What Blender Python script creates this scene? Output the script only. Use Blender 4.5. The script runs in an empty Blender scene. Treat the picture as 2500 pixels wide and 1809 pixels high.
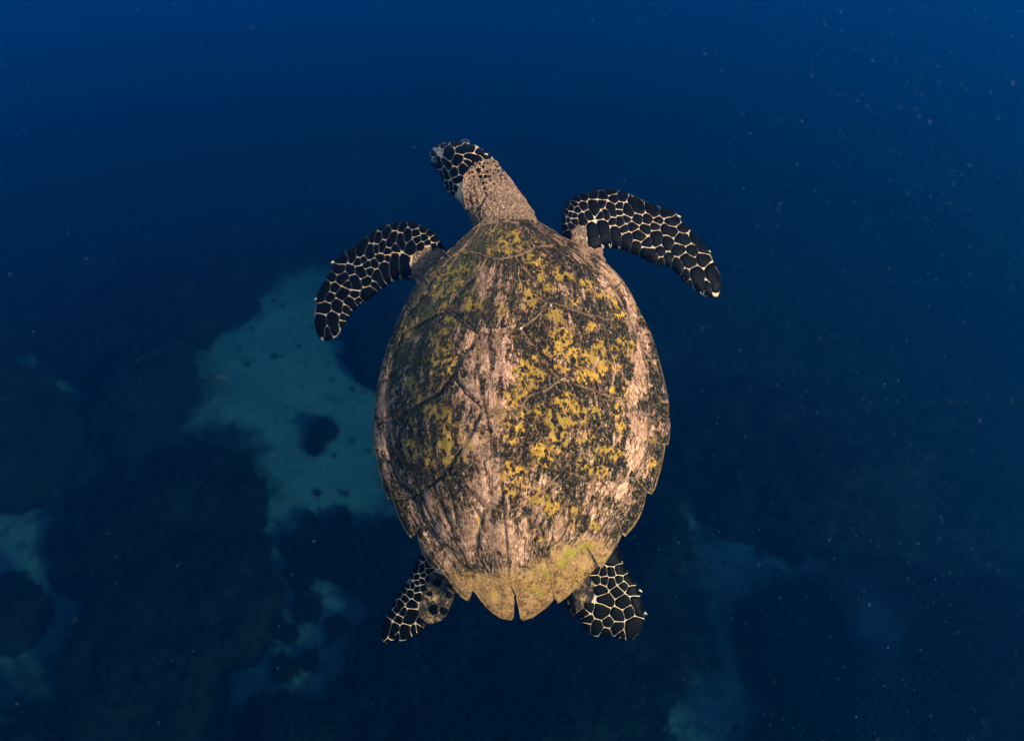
import bpy, math, random
import numpy as np
from mathutils import Vector, Matrix, Euler
from mathutils.geometry import delaunay_2d_cdt
from mathutils.bvhtree import BVHTree

random.seed(7)
rng = np.random.default_rng(7)
SC = bpy.context.scene
COL = SC.collection

# ------------------------------------------------------------------ camera
F = 1629.0                       # focal length in photograph pixels (2500 wide)
PITCH = 40.0                     # degrees below the horizon
CAM = Vector((0.0, 0.0, 6.0))
cam_d = bpy.data.cameras.new('camera')
cam_d.sensor_width = 36.0
cam_d.lens = F / 2500.0 * 36.0
cam_d.clip_start = 0.02
cam_d.clip_end = 500.0
cam_d.dof.use_dof = True
cam_d.dof.focus_distance = 1.19
cam_d.dof.aperture_fstop = 2.1
cam = bpy.data.objects.new('camera', cam_d)
cam.location = CAM
cam.rotation_euler = (math.radians(90 - PITCH), 0, 0)
COL.objects.link(cam)
SC.camera = cam
CAM_ROT = Euler(cam.rotation_euler).to_matrix()

# ------------------------------------------------------------------ light
SUN_DIR = Vector((0.76, -0.54, 0.39)).normalized()      # from the scene towards the sun
sun_d = bpy.data.lights.new('sun', 'SUN')
sun_d.energy = 5.0
sun_d.angle = math.radians(6.0)      # spread by the rippled surface overhead
sun_d.color = (1.0, 0.75, 0.51)
sun = bpy.data.objects.new('sun', sun_d)
sun.rotation_euler = SUN_DIR.to_track_quat('Z', 'Y').to_euler()
sun.location = (6, -4, 14)
COL.objects.link(sun)

world = bpy.data.worlds.new('World')
SC.world = world
world.use_nodes = True
wn = world.node_tree
wn.nodes.clear()
wo = wn.nodes.new('ShaderNodeOutputWorld')
wb = wn.nodes.new('ShaderNodeBackground')
ws = wn.nodes.new('ShaderNodeTexSky')
ws.sky_type = 'NISHITA'
ws.sun_disc = False
ws.sun_elevation = math.asin(SUN_DIR.z)
ws.sun_rotation = math.atan2(SUN_DIR.x, SUN_DIR.y)
wb.inputs['Strength'].default_value = 0.10
wn.links.new(ws.outputs[0], wb.inputs['Color'])
wn.links.new(wb.outputs[0], wo.inputs['Surface'])

SC.view_settings.view_transform = 'Standard'
SC.view_settings.look = 'None'
SC.view_settings.exposure = 1.6
SC.view_settings.gamma = 1.0
SC.view_settings.use_curve_mapping = False
SC.render.engine = 'CYCLES'
SC.cycles.use_denoising = True
SC.cycles.max_bounces = 2
SC.cycles.diffuse_bounces = 1
SC.cycles.volume_bounces = 0
SC.cycles.use_adaptive_sampling = False

# ------------------------------------------------------------------ numpy noise
def _hash(i, j, k, s):
    n = (i * 374761393 + j * 668265263 + k * 2147483647 + s * 974711) & 0xFFFFFFFF
    n = ((n ^ (n >> 13)) * 1274126177) & 0xFFFFFFFF
    n = ((n ^ (n >> 16)) * 2246822519) & 0xFFFFFFFF
    return ((n ^ (n >> 15)) & 0xFFFFFF) / float(0xFFFFFF)

def vnoise(p, s=0):
    p = np.asarray(p, dtype=float)
    f = np.floor(p).astype(np.int64)
    t = p - f
    t = t * t * (3 - 2 * t)
    out = 0
    for a in (0, 1):
        for b in (0, 1):
            for c in (0, 1):
                w = (t[:, 0] if a else 1 - t[:, 0]) * (t[:, 1] if b else 1 - t[:, 1]) * (t[:, 2] if c else 1 - t[:, 2])
                out = out + w * _hash(f[:, 0] + a, f[:, 1] + b, f[:, 2] + c, s)
    return out * 2 - 1

def fbm(p, octs=4, s=0, gain=0.5):
    p = np.asarray(p, dtype=float)
    out = 0; a = 1.0
    for o in range(octs):
        out = out + a * vnoise(p * (2.03 ** o) + o * 17.3, s + o)
        a *= gain
    return out

# ------------------------------------------------------------------ object helpers
def tag(o, label=None, cat=None, group=None, kind=None):
    if label: o['label'] = label
    if cat: o['category'] = cat
    if group: o['group'] = group
    if kind: o['kind'] = kind
    return o

def mesh_obj(name, verts, faces, mat, parent=None, smooth=True, attrs=None, uv=None):
    me = bpy.data.meshes.new(name)
    me.from_pydata([tuple(map(float, v)) for v in verts], [], [tuple(f) for f in faces])
    me.update()
    if smooth:
        me.polygons.foreach_set('use_smooth', [True] * len(me.polygons))
    if attrs:
        for k, a in attrs.items():
            at = me.attributes.new(k, 'FLOAT', 'POINT')
            at.data.foreach_set('value', np.asarray(a, dtype=np.float32))
    if uv is not None:
        ul = me.uv_layers.new(name='flow')
        li = np.zeros(len(me.loops), dtype=np.int32)
        me.loops.foreach_get('vertex_index', li)
        ul.data.foreach_set('uv', np.asarray(uv, dtype=np.float32)[li].ravel())
    me.materials.append(mat)
    o = bpy.data.objects.new(name, me)
    COL.objects.link(o)
    if parent: o.parent = parent
    return o

# ------------------------------------------------------------------ material helpers
class NT:
    def __init__(self, name):
        self.m = bpy.data.materials.new(name)
        self.m.use_nodes = True
        self.t = self.m.node_tree
        self.t.nodes.clear()
        self.out = self.t.nodes.new('ShaderNodeOutputMaterial')
    def n(self, kind, **kw):
        nd = self.t.nodes.new(kind)
        for k, v in kw.items(): setattr(nd, k, v)
        return nd
    def put(self, sock, v):
        if v is None: return
        if isinstance(v, bpy.types.NodeSocket): self.t.links.new(v, sock)
        elif isinstance(v, (tuple, list)) and len(v) == 3 and sock.type == 'RGBA': sock.default_value = (*v, 1)
        else: sock.default_value = v
    def attr(self, name): return self.n('ShaderNodeAttribute', attribute_name=name).outputs['Fac']
    def obj(self): return self.n('ShaderNodeTexCoord').outputs['Object']
    def uv(self): return self.n('ShaderNodeUVMap', uv_map='flow').outputs['UV']
    def map(self, vec, scale=(1, 1, 1), loc=(0, 0, 0)):
        m = self.n('ShaderNodeMapping'); self.put(m.inputs['Vector'], vec)
        m.inputs['Scale'].default_value = scale; m.inputs['Location'].default_value = loc
        return m.outputs[0]
    def noise(self, vec, scale, detail=4, rough=0.55, dist=0.0, out='Fac'):
        t = self.n('ShaderNodeTexNoise'); self.put(t.inputs['Vector'], vec)
        t.inputs['Scale'].default_value = scale; t.inputs['Detail'].default_value = detail
        t.inputs['Roughness'].default_value = rough; t.inputs['Distortion'].default_value = dist
        return t.outputs[out]
    def voro(self, vec, scale, feature='F1', out='Distance'):
        t = self.n('ShaderNodeTexVoronoi', feature=feature); self.put(t.inputs['Vector'], vec)
        t.inputs['Scale'].default_value = scale
        return t.outputs[out]
    def math(self, op, a, b=None, c=None, clamp=False):
        m = self.n('ShaderNodeMath', operation=op, use_clamp=clamp)
        self.put(m.inputs[0], a); self.put(m.inputs[1], b)
        if c is not None: self.put(m.inputs[2], c)
        return m.outputs[0]
    def step(self, v, a, b):
        m = self.n('ShaderNodeMapRange', interpolation_type='SMOOTHSTEP')
        self.put(m.inputs['Value'], v); m.inputs['From Min'].default_value = a; m.inputs['From Max'].default_value = b
        return m.outputs[0]
    def ramp(self, v, stops):
        r = self.n('ShaderNodeValToRGB'); self.put(r.inputs[0], v)
        e = r.color_ramp.elements
        while len(e) < len(stops): e.new(0.5)
        for k, (p, c) in enumerate(stops):
            e[k].position = p; e[k].color = (*c, 1)
        return r.outputs[0]
    def mix(self, f, a, b, blend='MIX'):
        m = self.n('ShaderNodeMix', data_type='RGBA', blend_type=blend)
        self.put(m.inputs['Factor'], f); self.put(m.inputs['A'], a) if False else None
        self.put(m.inputs[6], a); self.put(m.inputs[7], b)
        return m.outputs[2]
    def bump(self, h, strength, dist=0.002, normal=None):
        b = self.n('ShaderNodeBump'); self.put(b.inputs['Height'], h)
        b.inputs['Strength'].default_value = strength; b.inputs['Distance'].default_value = dist
        if normal is not None: self.put(b.inputs['Normal'], normal)
        return b.outputs[0]
    def finish(self, color, rough=0.6, normal=None, spec=0.5):
        p = self.n('ShaderNodeBsdfPrincipled')
        self.put(p.inputs['Base Color'], color); self.put(p.inputs['Roughness'], rough)
        p.inputs['Specular IOR Level'].default_value = spec
        if normal is not None: self.put(p.inputs['Normal'], normal)
        self.t.links.new(p.outputs[0], self.out.inputs['Surface'])
        return self.m

# ---- materials
def mat_sand():
    t = NT('sand_and_reef_flat'); o = t.obj()
    n1 = t.step(t.noise(o, 0.9, 6, 0.65), 0.35, 0.65); n2 = t.noise(o, 9.0, 6, 0.65); n3 = t.noise(o, 2.4, 7, 0.72, 0.6)
    c = t.mix(n1, (0.050, 0.086, 0.096), (0.088, 0.126, 0.138))
    c = t.mix(t.step(n2, 0.52, 0.75), c, (0.10, 0.12, 0.11))
    c = t.mix(t.math('MULTIPLY', t.step(t.noise(o, 3.6, 6, 0.7, 0.5), 0.55, 0.66), 0.75), c, (0.035, 0.045, 0.04))
    m = t.math('ADD', t.attr('sand'), t.math('MULTIPLY_ADD', n3, 1.3, -0.65))
    flat = t.mix(t.step(n2, 0.40, 0.62), (0.004, 0.005, 0.005), (0.012, 0.013, 0.011))
    flat = t.mix(t.math('MULTIPLY', t.step(n3, 0.50, 0.62), 0.55), flat, (0.028, 0.031, 0.027))
    c = t.mix(t.step(m, 0.22, 0.78), flat, c)
    return t.finish(c, 0.95, t.bump(n2, 0.8, 0.06), 0.1)

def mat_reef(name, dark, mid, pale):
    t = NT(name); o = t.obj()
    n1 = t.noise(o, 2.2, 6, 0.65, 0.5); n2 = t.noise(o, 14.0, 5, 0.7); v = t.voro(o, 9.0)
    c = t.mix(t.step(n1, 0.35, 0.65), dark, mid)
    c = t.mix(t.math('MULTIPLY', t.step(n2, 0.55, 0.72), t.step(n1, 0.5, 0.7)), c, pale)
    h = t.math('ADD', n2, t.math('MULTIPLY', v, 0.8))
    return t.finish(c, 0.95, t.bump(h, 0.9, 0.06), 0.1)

def mat_scute():
    t = NT('scute_horn'); o = t.obj(); uv = t.uv()
    yel, alg, turf, edge, line, green = (t.attr(k) for k in ('yel', 'alg', 'turf', 'edge', 'line', 'green'))
    # amber ground showing between crowded dark spots
    warp = t.mix(0.018, o, t.noise(o, 48, 3, 0.6, 0, 'Color'))
    sv = t.n('ShaderNodeTexVoronoi', feature='SMOOTH_F1'); t.put(sv.inputs['Vector'], t.map(warp, (1.15, 0.85, 1))); sv.inputs['Scale'].default_value = 104; sv.inputs['Smoothness'].default_value = 0.25
    cellr = t.n('ShaderNodeSeparateColor'); t.put(cellr.inputs[0], sv.outputs['Color'])
    size = t.math('MULTIPLY_ADD', cellr.outputs[0], 0.48, 0.36)
    spot = t.math('SUBTRACT', sv.outputs['Distance'], size)                 # <0 inside a dark spot
    s2 = t.voro(t.map(warp, (1.1, 0.8, 1), (0.3, 0.1, 0)), 150)
    wob = t.noise(o, 80, 6, 0.68, 0.7)
    y = t.math('ADD', yel, t.math('MULTIPLY_ADD', wob, 1.9, -0.95))
    y = t.math('MINIMUM', y, t.math('MULTIPLY_ADD', spot, 2.2, 0.60))
    y = t.math('SUBTRACT', y, t.math('MULTIPLY', t.math('SUBTRACT', 1.0, t.step(s2, 0.10, 0.36)), 0.22))
    y = t.math('ADD', y, t.math('MULTIPLY_ADD', t.noise(t.map(uv, (48, 9, 1), (7, 2, 0)), 1.0, 5, 0.75, 0.5), 0.9, -0.47))
    flow = t.map(uv, (16, 3.0, 1))
    streak = t.noise(flow, 1.0, 6, 0.70, 0.7)
    streakf = t.noise(t.map(uv, (66, 17, 1)), 1.0, 5, 0.75, 0.6)
    fine = t.noise(o, 420, 4, 0.75)
    dark = t.mix(t.step(t.math('ADD', t.math('MULTIPLY', streakf, 0.7), t.math('MULTIPLY', fine, 0.45)), 0.56, 0.72), (0.002, 0.002, 0.002), (0.055, 0.038, 0.028))
    col_y = t.mix(t.step(t.noise(o, 150, 5, 0.7), 0.35, 0.65), (0.26, 0.115, 0.012), (0.66, 0.34, 0.052))
    base = t.mix(t.step(y, 0.26, 0.46), dark, (0.12, 0.048, 0.012))
    col_y = t.mix(t.step(t.noise(o, 13, 3), 0.42, 0.58), col_y, t.mix(t.noise(o, 120, 4), (0.20, 0.110, 0.012), (0.44, 0.25, 0.038)))
    base = t.mix(t.math('MULTIPLY', t.step(y, 0.36, 0.62), 0.95), base, col_y)
    flk = t.noise(t.map(o, (1.2, 0.8, 1)), 210, 5, 0.72, 0.8)
    base = t.mix(t.math('MULTIPLY', t.step(flk, 0.54, 0.62), 0.75), base, (0.30, 0.17, 0.050))
    # pink-grey film of coralline algae, worn in streaks along the scutes
    a = t.math('ADD', alg, t.math('MULTIPLY_ADD', streak, 2.6, -1.66))
    a = t.math('ADD', a, t.math('MULTIPLY_ADD', streakf, 1.3, -0.70))
    a = t.math('ADD', a, t.math('MULTIPLY_ADD', fine, 0.9, -0.46))
    a = t.math('ADD', a, t.math('MULTIPLY_ADD', t.noise(o, 95, 5, 0.7, 0.6), 1.3, -0.66))
    a = t.math('SUBTRACT', a, t.math('MULTIPLY', t.step(y, 0.36, 0.62), 0.28))
    pn = t.math('ADD', t.math('MULTIPLY', t.noise(o, 110, 6, 0.75), 0.6), t.math('MULTIPLY', streakf, 0.45))
    pink = t.ramp(pn, [(0.42, (0.09, 0.038, 0.024)), (0.495, (0.40, 0.185, 0.115)), (0.56, (0.70, 0.345, 0.22)), (0.64, (0.93, 0.53, 0.36))])
    pink = t.mix(t.math('MULTIPLY', t.step(t.noise(t.map(uv, (5, 2.2, 1)), 1.0, 4, 0.6), 0.42, 0.60), 0.55), pink, t.mix(fine, (0.16, 0.075, 0.042), (0.42, 0.215, 0.125)))
    base = t.mix(t.math('MULTIPLY', t.step(a, 0.0, 0.50), 0.92), base, pink)
    of = t.math('MULTIPLY', t.attr('shade_tint'), t.step(t.noise(o, 42, 5, 0.7), 0.35, 0.60))  # dim greenish shade over the left front plates, painted into the colour
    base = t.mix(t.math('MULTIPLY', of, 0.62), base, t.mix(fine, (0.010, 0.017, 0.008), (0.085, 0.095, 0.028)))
    # scratches
    scr = t.noise(t.map(uv, (95, 3.2, 1), (3, 1, 0)), 1.0, 3, 0.6, 1.4)
    sm = t.math('MAXIMUM', t.math('MULTIPLY', t.step(scr, 0.61, 0.67), 0.8), t.math('MULTIPLY', line, t.step(streak, 0.25, 0.5)))
    base = t.mix(sm, base, (0.014, 0.011, 0.009))
    # tan turf on the rear plates
    tn = t.noise(o, 230, 6, 0.8, 0.4); tl = t.noise(o, 30, 5, 0.65)
    tc = t.ramp(tn, [(0.38, (0.06, 0.022, 0.006)), (0.47, (0.26, 0.11, 0.03)), (0.55, (0.50, 0.245, 0.085)), (0.66, (0.80, 0.47, 0.20))])
    tc = t.mix(t.step(tl, 0.42, 0.60), tc, t.mix(tn, (0.17, 0.06, 0.02), (0.80, 0.42, 0.19)))
    tp = t.noise(o, 65, 5, 0.7, 0.5)
    tc = t.mix(t.math('MULTIPLY', t.step(tp, 0.48, 0.62), 0.8), tc, (0.10, 0.046, 0.02))
    tc = t.mix(t.math('MULTIPLY', t.step(t.noise(o, 45, 4, 0.6), 0.52, 0.68), 0.6), tc, t.mix(tn, (0.36, 0.18, 0.03), (0.76, 0.44, 0.10)))
    gm = t.math('ADD', green, t.math('MULTIPLY_ADD', t.noise(o, 75, 5, 0.75), 1.3, -0.75))
    tm = t.math('ADD', turf, t.math('ADD', t.math('MULTIPLY_ADD', tl, 0.9, -0.45), t.math('MULTIPLY_ADD', tn, 0.8, -0.4)))
    base = t.mix(t.math('MULTIPLY', t.step(tm, 0.35, 0.75), 0.95), base, tc)
    base = t.mix(t.math('MULTIPLY', t.step(gm, 0.30, 0.62), 0.8), base, t.mix(tn, (0.16, 0.11, 0.005), (0.50, 0.37, 0.05)))
    sd = t.math('MULTIPLY', t.attr('seam'), t.step(t.noise(o, 55, 4, 0.7), 0.36, 0.56))
    base = t.mix(t.math('MULTIPLY', t.math('MULTIPLY', sd, 0.5), t.math('SUBTRACT', 1.0, t.step(turf, 0.3, 0.7))), base, (0.022, 0.013, 0.009))
    # pale seam lines
    en = t.math('MULTIPLY', edge, t.step(t.noise(o, 30, 4), 0.34, 0.50))
    base = t.mix(t.math('MULTIPLY', t.step(en, 0.35, 0.9), 0.6), base, t.mix(fine, (0.20, 0.08, 0.03), (0.52, 0.34, 0.20)))
    h = t.math('ADD', t.math('MULTIPLY', streakf, 0.8), t.math('MULTIPLY', fine, 0.7))
    h = t.math('ADD', h, t.math('MULTIPLY', tn, t.math('MULTIPLY', turf, 1.6)))
    h = t.math('SUBTRACT', h, t.math('MULTIPLY', sm, 0.6))
    rough = t.math('MULTIPLY_ADD', t.step(a, 0.2, 0.5), 0.25, 0.55)
    return t.finish(base, rough, t.bump(h, 1.0, 0.004), 0.14)

def mat_rim():
    t = NT('shell_rim'); o = t.obj()
    c = t.mix(t.noise(o, 60, 4), (0.035, 0.026, 0.018), (0.30, 0.20, 0.10))
    return t.finish(c, 0.7, None, 0.3)

def mat_skin():
    t = NT('turtle_skin'); o = t.obj()
    wart, brown = t.attr('wart'), t.attr('brown')
    cream = t.mix(t.noise(o, 150, 4), (0.38, 0.23, 0.145), (0.62, 0.41, 0.28))
    v = t.voro(t.mix(0.02, o, t.noise(o, 70, 3, 0.6, 0, 'Color')), 240); vn = t.noise(o, 150, 5, 0.75, 0.5)
    wr = t.noise(o, 260, 4, 0.75)
    wc = t.ramp(t.math('ADD', t.math('MULTIPLY', v, 0.55), t.math('MULTIPLY', vn, 0.75)),
                [(0.42, (0.54, 0.30, 0.19)), (0.53, (0.31, 0.16, 0.096)), (0.64, (0.19, 0.10, 0.062)), (0.80, (0.035, 0.018, 0.012))])
    wc = t.mix(t.math('MULTIPLY', t.step(wr, 0.50, 0.60), 0.7), wc, (0.10, 0.055, 0.035))
    wc = t.mix(t.math('MULTIPLY', t.step(t.noise(o, 48, 6, 0.75, 0.8), 0.44, 0.60), 0.8), wc, t.mix(t.step(wr, 0.4, 0.6), (0.25, 0.13, 0.08), (0.03, 0.016, 0.010)))
    bc = t.ramp(t.noise(o, 75, 5, 0.7, 0.5), [(0.42, (0.008, 0.006, 0.005)), (0.52, (0.04, 0.02, 0.011)), (0.60, (0.17, 0.09, 0.04)), (0.70, (0.40, 0.25, 0.12))])
    c = t.mix(t.step(wart, 0.3, 0.6), cream, wc)
    c = t.mix(t.step(brown, 0.3, 0.6), c, bc)
    c = t.mix(t.math('MULTIPLY', t.step(t.attr('lead'), 0.3, 0.8), 0.85), c, (0.006, 0.005, 0.004))
    h = t.math('MULTIPLY', t.math('SUBTRACT', vn, t.math('MULTIPLY', v, 1.0)), t.step(t.math('MAXIMUM', wart, brown), 0.2, 0.6))
    return t.finish(c, 0.75, t.bump(h, 0.8, 0.004), 0.3)

def mat_scale():
    t = NT('dark_scale'); o = t.obj()
    n = t.noise(o, 120, 5, 0.7); f = t.noise(o, 500, 3, 0.7)
    c = t.mix(n, (0.0005, 0.0005, 0.0006), (0.0020, 0.0016, 0.0014))
    c = t.mix(t.math('MULTIPLY', t.step(f, 0.70, 0.82), 0.06), c, (0.10, 0.08, 0.07))
    return t.finish(c, 0.55, t.bump(n, 0.3, 0.001), 0.035)

def mat_plain(name, a, b, sc, rough, spec=0.4):
    t = NT(name); o = t.obj()
    return t.finish(t.mix(t.noise(o, sc, 4), a, b), rough, None, spec)

M_SAND = mat_sand()
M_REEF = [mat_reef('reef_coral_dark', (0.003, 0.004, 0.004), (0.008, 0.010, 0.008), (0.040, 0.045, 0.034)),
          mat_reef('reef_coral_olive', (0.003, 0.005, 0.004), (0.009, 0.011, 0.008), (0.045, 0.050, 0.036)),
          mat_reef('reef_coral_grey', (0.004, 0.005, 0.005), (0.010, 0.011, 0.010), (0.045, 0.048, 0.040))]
M_SCUTE, M_RIM, M_SKIN, M_SCALE = mat_scute(), mat_rim(), mat_skin(), mat_scale()
M_CLAW = mat_plain('claw_horn', (0.42, 0.29, 0.18), (0.60, 0.45, 0.30), 120, 0.5)
M_EYE = mat_plain('eye_wet', (0.003, 0.003, 0.004), (0.012, 0.010, 0.010), 80, 0.12, 0.6)
M_TURF = mat_plain('algae_turf', (0.18, 0.075, 0.022), (0.70, 0.37, 0.14), 220, 0.9, 0.1)
M_BARN = mat_plain('barnacle_lime', (0.30, 0.23, 0.19), (0.60, 0.50, 0.44), 400, 0.8)
M_SNOW = mat_plain('plankton', (0.32, 0.40, 0.44), (0.55, 0.62, 0.66), 5, 0.9)
M_FISH = mat_plain('fish_skin', (0.012, 0.014, 0.016), (0.04, 0.04, 0.04), 20, 0.5)

# ------------------------------------------------------------------ seabed
def ground_z(x, y):
    p = np.stack([x * 0.16, y * 0.16, np.zeros_like(x)], 1)
    z = 0.30 * fbm(p, 3, 5)
    z = z - 0.05 * np.maximum(y - 9.0, 0)             # falls away beyond the reef
    return z

def px_ray(u, v):
    d = Vector(((u - 1250.0) / F, (904.5 - v) / F, -1.0))
    return (CAM_ROT @ d).normalized()

def px_ground(u, v, h=0.0):
    d = px_ray(u, v)
    s = (CAM.z - h) / -d.z
    p = CAM + d * s
    for _ in range(4):
        g = float(ground_z(np.array([p.x]), np.array([p.y]))[0])
        s = (CAM.z - h - g) / -d.z
        p = CAM + d * s
    return p

gx = np.concatenate([np.linspace(-70, -16, 28)[:-1], np.linspace(-16, 16, 250), np.linspace(16, 70, 28)[1:]])
gy = np.concatenate([np.linspace(-40, -4, 16)[:-1], np.linspace(-4, 26, 240), np.linspace(26, 90, 34)[1:]])
GX, GY = np.meshgrid(gx, gy)
gz = ground_z(GX.ravel(), GY.ravel()) + 0.03 * fbm(np.stack([GX.ravel() * 1.3, GY.ravel() * 1.3, 0 * GX.ravel()], 1), 3, 9)
nx_, ny_ = len(gx), len(gy)
gf = [(j * nx_ + i, j * nx_ + i + 1, (j + 1) * nx_ + i + 1, (j + 1) * nx_ + i) for j in range(ny_ - 1) for i in range(nx_ - 1)]
SANDS = [[(480,810),(590,790),(640,730),(700,680),(780,660),(850,700),(900,780),(960,900),(960,1180),(930,1290),(720,1275),(640,1290),(665,1180),(650,1090),(500,1010)],
         [(630,1290),(740,1330),(870,1440),(850,1600),(700,1700),(560,1700),(560,1630),(680,1500)],
         [(90,870),(200,890),(190,1050),(80,1130),(120,1250),(90,1340),(240,1440),(180,1530),(90,1620),(60,1720),(-60,1640),(-80,1100),(10,1060)],
         [(1690,1330),(1850,1300),(2020,1350),(1900,1400),(1820,1440),(1790,1500),(1800,1600),(1880,1700),(1830,1750),(1700,1860),(1690,1680),(1780,1600),(1760,1480),(1680,1400)],
         [(2080,1430),(2160,1470),(2260,1600),(2340,1600),(2330,1750),(2250,1830),(2180,1640),(2110,1560)],
         [(1590,1230),(1680,1250),(1700,1300),(1560,1340)], [(1490,1760),(1650,1740),(1700,1840),(1480,1840)]]
gp = np.stack([GX.ravel(), GY.ravel()], 1)
sand = np.zeros(len(gp))
for pl in SANDS:
    w = np.array([tuple(px_ground(u, v))[:2] for u, v in pl])
    ww = np.concatenate([w, w[:1]])
    a2, b2 = w, np.roll(w, -1, 0)
    dd = np.full(len(gp), 1e9); c_ = np.zeros(len(gp), bool)
    for (x1, y1), (x2, y2) in zip(a2, b2):
        e = np.array([x2 - x1, y2 - y1]); t_ = np.clip(((gp - (x1, y1)) @ e) / max(e @ e, 1e-9), 0, 1)
        dd = np.minimum(dd, np.hypot(*(gp - (np.array([x1, y1]) + t_[:, None] * e)).T))
        if y1 != y2: c_ ^= ((y1 > gp[:, 1]) != (y2 > gp[:, 1])) & (gp[:, 0] < (x2 - x1) * (gp[:, 1] - y1) / (y2 - y1) + x1)
    sand = np.maximum(sand, 1 / (1 + np.exp(-np.where(c_, 1, -1) * dd / 0.24)))
seabed = mesh_obj('seabed', np.stack([GX.ravel(), GY.ravel(), gz], 1), gf, M_SAND, attrs={'sand': sand})
tag(seabed, 'pale sandy seabed far below the turtle', None, None, 'structure')

# ------------------------------------------------------------------ coral mounds
def mound(name, label, cat, group, outline_px, height, mat, seed, tufts=0, rough=0.35, rings=34, segs=88, hfac=0.7):
    base = [px_ground(u, v, height * hfac) for u, v in outline_px]
    cx = sum(p.x for p in base) / len(base); cy = sum(p.y for p in base) / len(base)
    ang = np.array([math.atan2(p.y - cy, p.x - cx) for p in base]); rad = np.array([math.hypot(p.x - cx, p.y - cy) for p in base])
    o = np.argsort(ang); ang, rad = ang[o], rad[o]
    A = np.concatenate([ang - 2 * math.pi, ang, ang + 2 * math.pi]); R = np.concatenate([rad] * 3)
    th = np.linspace(0, 2 * math.pi, segs, endpoint=False) - math.pi
    Rt = np.interp(th, A, R)
    for _k in range(4): Rt = (np.roll(Rt, 1) + 2 * Rt + np.roll(Rt, -1)) / 4
    mr = float(Rt.mean())
    s = np.linspace(0, 1, rings + 1)[1:]
    S, T = np.meshgrid(s, th, indexing='ij')
    RR = S * Rt[None, :]
    X = cx + RR * np.cos(T); Y = cy + RR * np.sin(T)
    Hh = height * (1 - S ** 3.2) ** 0.75
    P3 = np.stack([X.ravel(), Y.ravel(), Hh.ravel()], 1)
    n = fbm(P3 * 1.1 / max(0.35, min(mr, 1.6)) + seed, 3, seed)
    n2 = fbm(P3 * 4.5 + seed, 4, seed + 40, 0.6)
    Hn = Hh.ravel() * (1 + rough * n) + 0.13 * height ** 0.5 * n2 * np.minimum(1, (1.02 - S.ravel()) * 6)
    # lumpy sides
    off = (0.10 * n + 0.10 * n2) * min(mr, 1.5) * S.ravel() ** 2 * 0.8
    X = X.ravel() + off * np.cos(T).ravel(); Y = Y.ravel() + off * np.sin(T).ravel()
    G = ground_z(X, Y)
    Z = G - 0.12 + np.maximum(Hn, 0.0)
    gc = float(ground_z(np.array([cx]), np.array([cy]))[0])
    V = [(0, 0, height * (1 + rough * float(n[0])) - 0.12)] + [(x - cx, y - cy, z - gc) for x, y, z in zip(X, Y, Z)]
    fs = [(0, 1 + k, 1 + (k + 1) % segs) for k in range(segs)]
    for r in range(rings - 1):
        a = 1 + r * segs; b = a + segs
        fs += [(a + k, b + k, b + (k + 1) % segs, a + (k + 1) % segs) for k in range(segs)]
    ob = mesh_obj(name, V, fs, mat, None)
    ob.location = (cx, cy, gc)
    tag(ob, label, cat, group)
    if tufts:
        rr = random.Random(seed)
        vs, ff = [], []
        for _ in range(tufts):
            i = rr.randrange(1, len(V) - segs * 3)
            bx, by, bz = V[i]
            for _b in range(5):
                dx, dy = rr.gauss(0, 0.55), rr.gauss(0, 0.55)
                L = rr.uniform(0.03, 0.09); w = rr.uniform(0.008, 0.018)
                d = Vector((dx, dy, 1)).normalized()
                e = d.orthogonal().normalized(); g = d.cross(e)
                k = len(vs); b0 = Vector((bx + rr.gauss(0, .04), by + rr.gauss(0, .04), bz - 0.02))
                for q in range(4):
                    a = q * math.pi / 2
                    vs.append(b0 + (e * math.cos(a) + g * math.sin(a)) * w)
                for q in range(4):
                    a = q * math.pi / 2
                    vs.append(b0 + d * L + (e * math.cos(a) + g * math.sin(a)) * w * 0.55)
                ff += [(k + q, k + (q + 1) % 4, k + 4 + (q + 1) % 4, k + 4 + q) for q in range(4)] + [(k + 4, k + 5, k + 6, k + 7)]
        b = mesh_obj('coral_branches', vs, ff, mat, ob, smooth=False)
        b['kind'] = 'stuff'
    return ob

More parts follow.
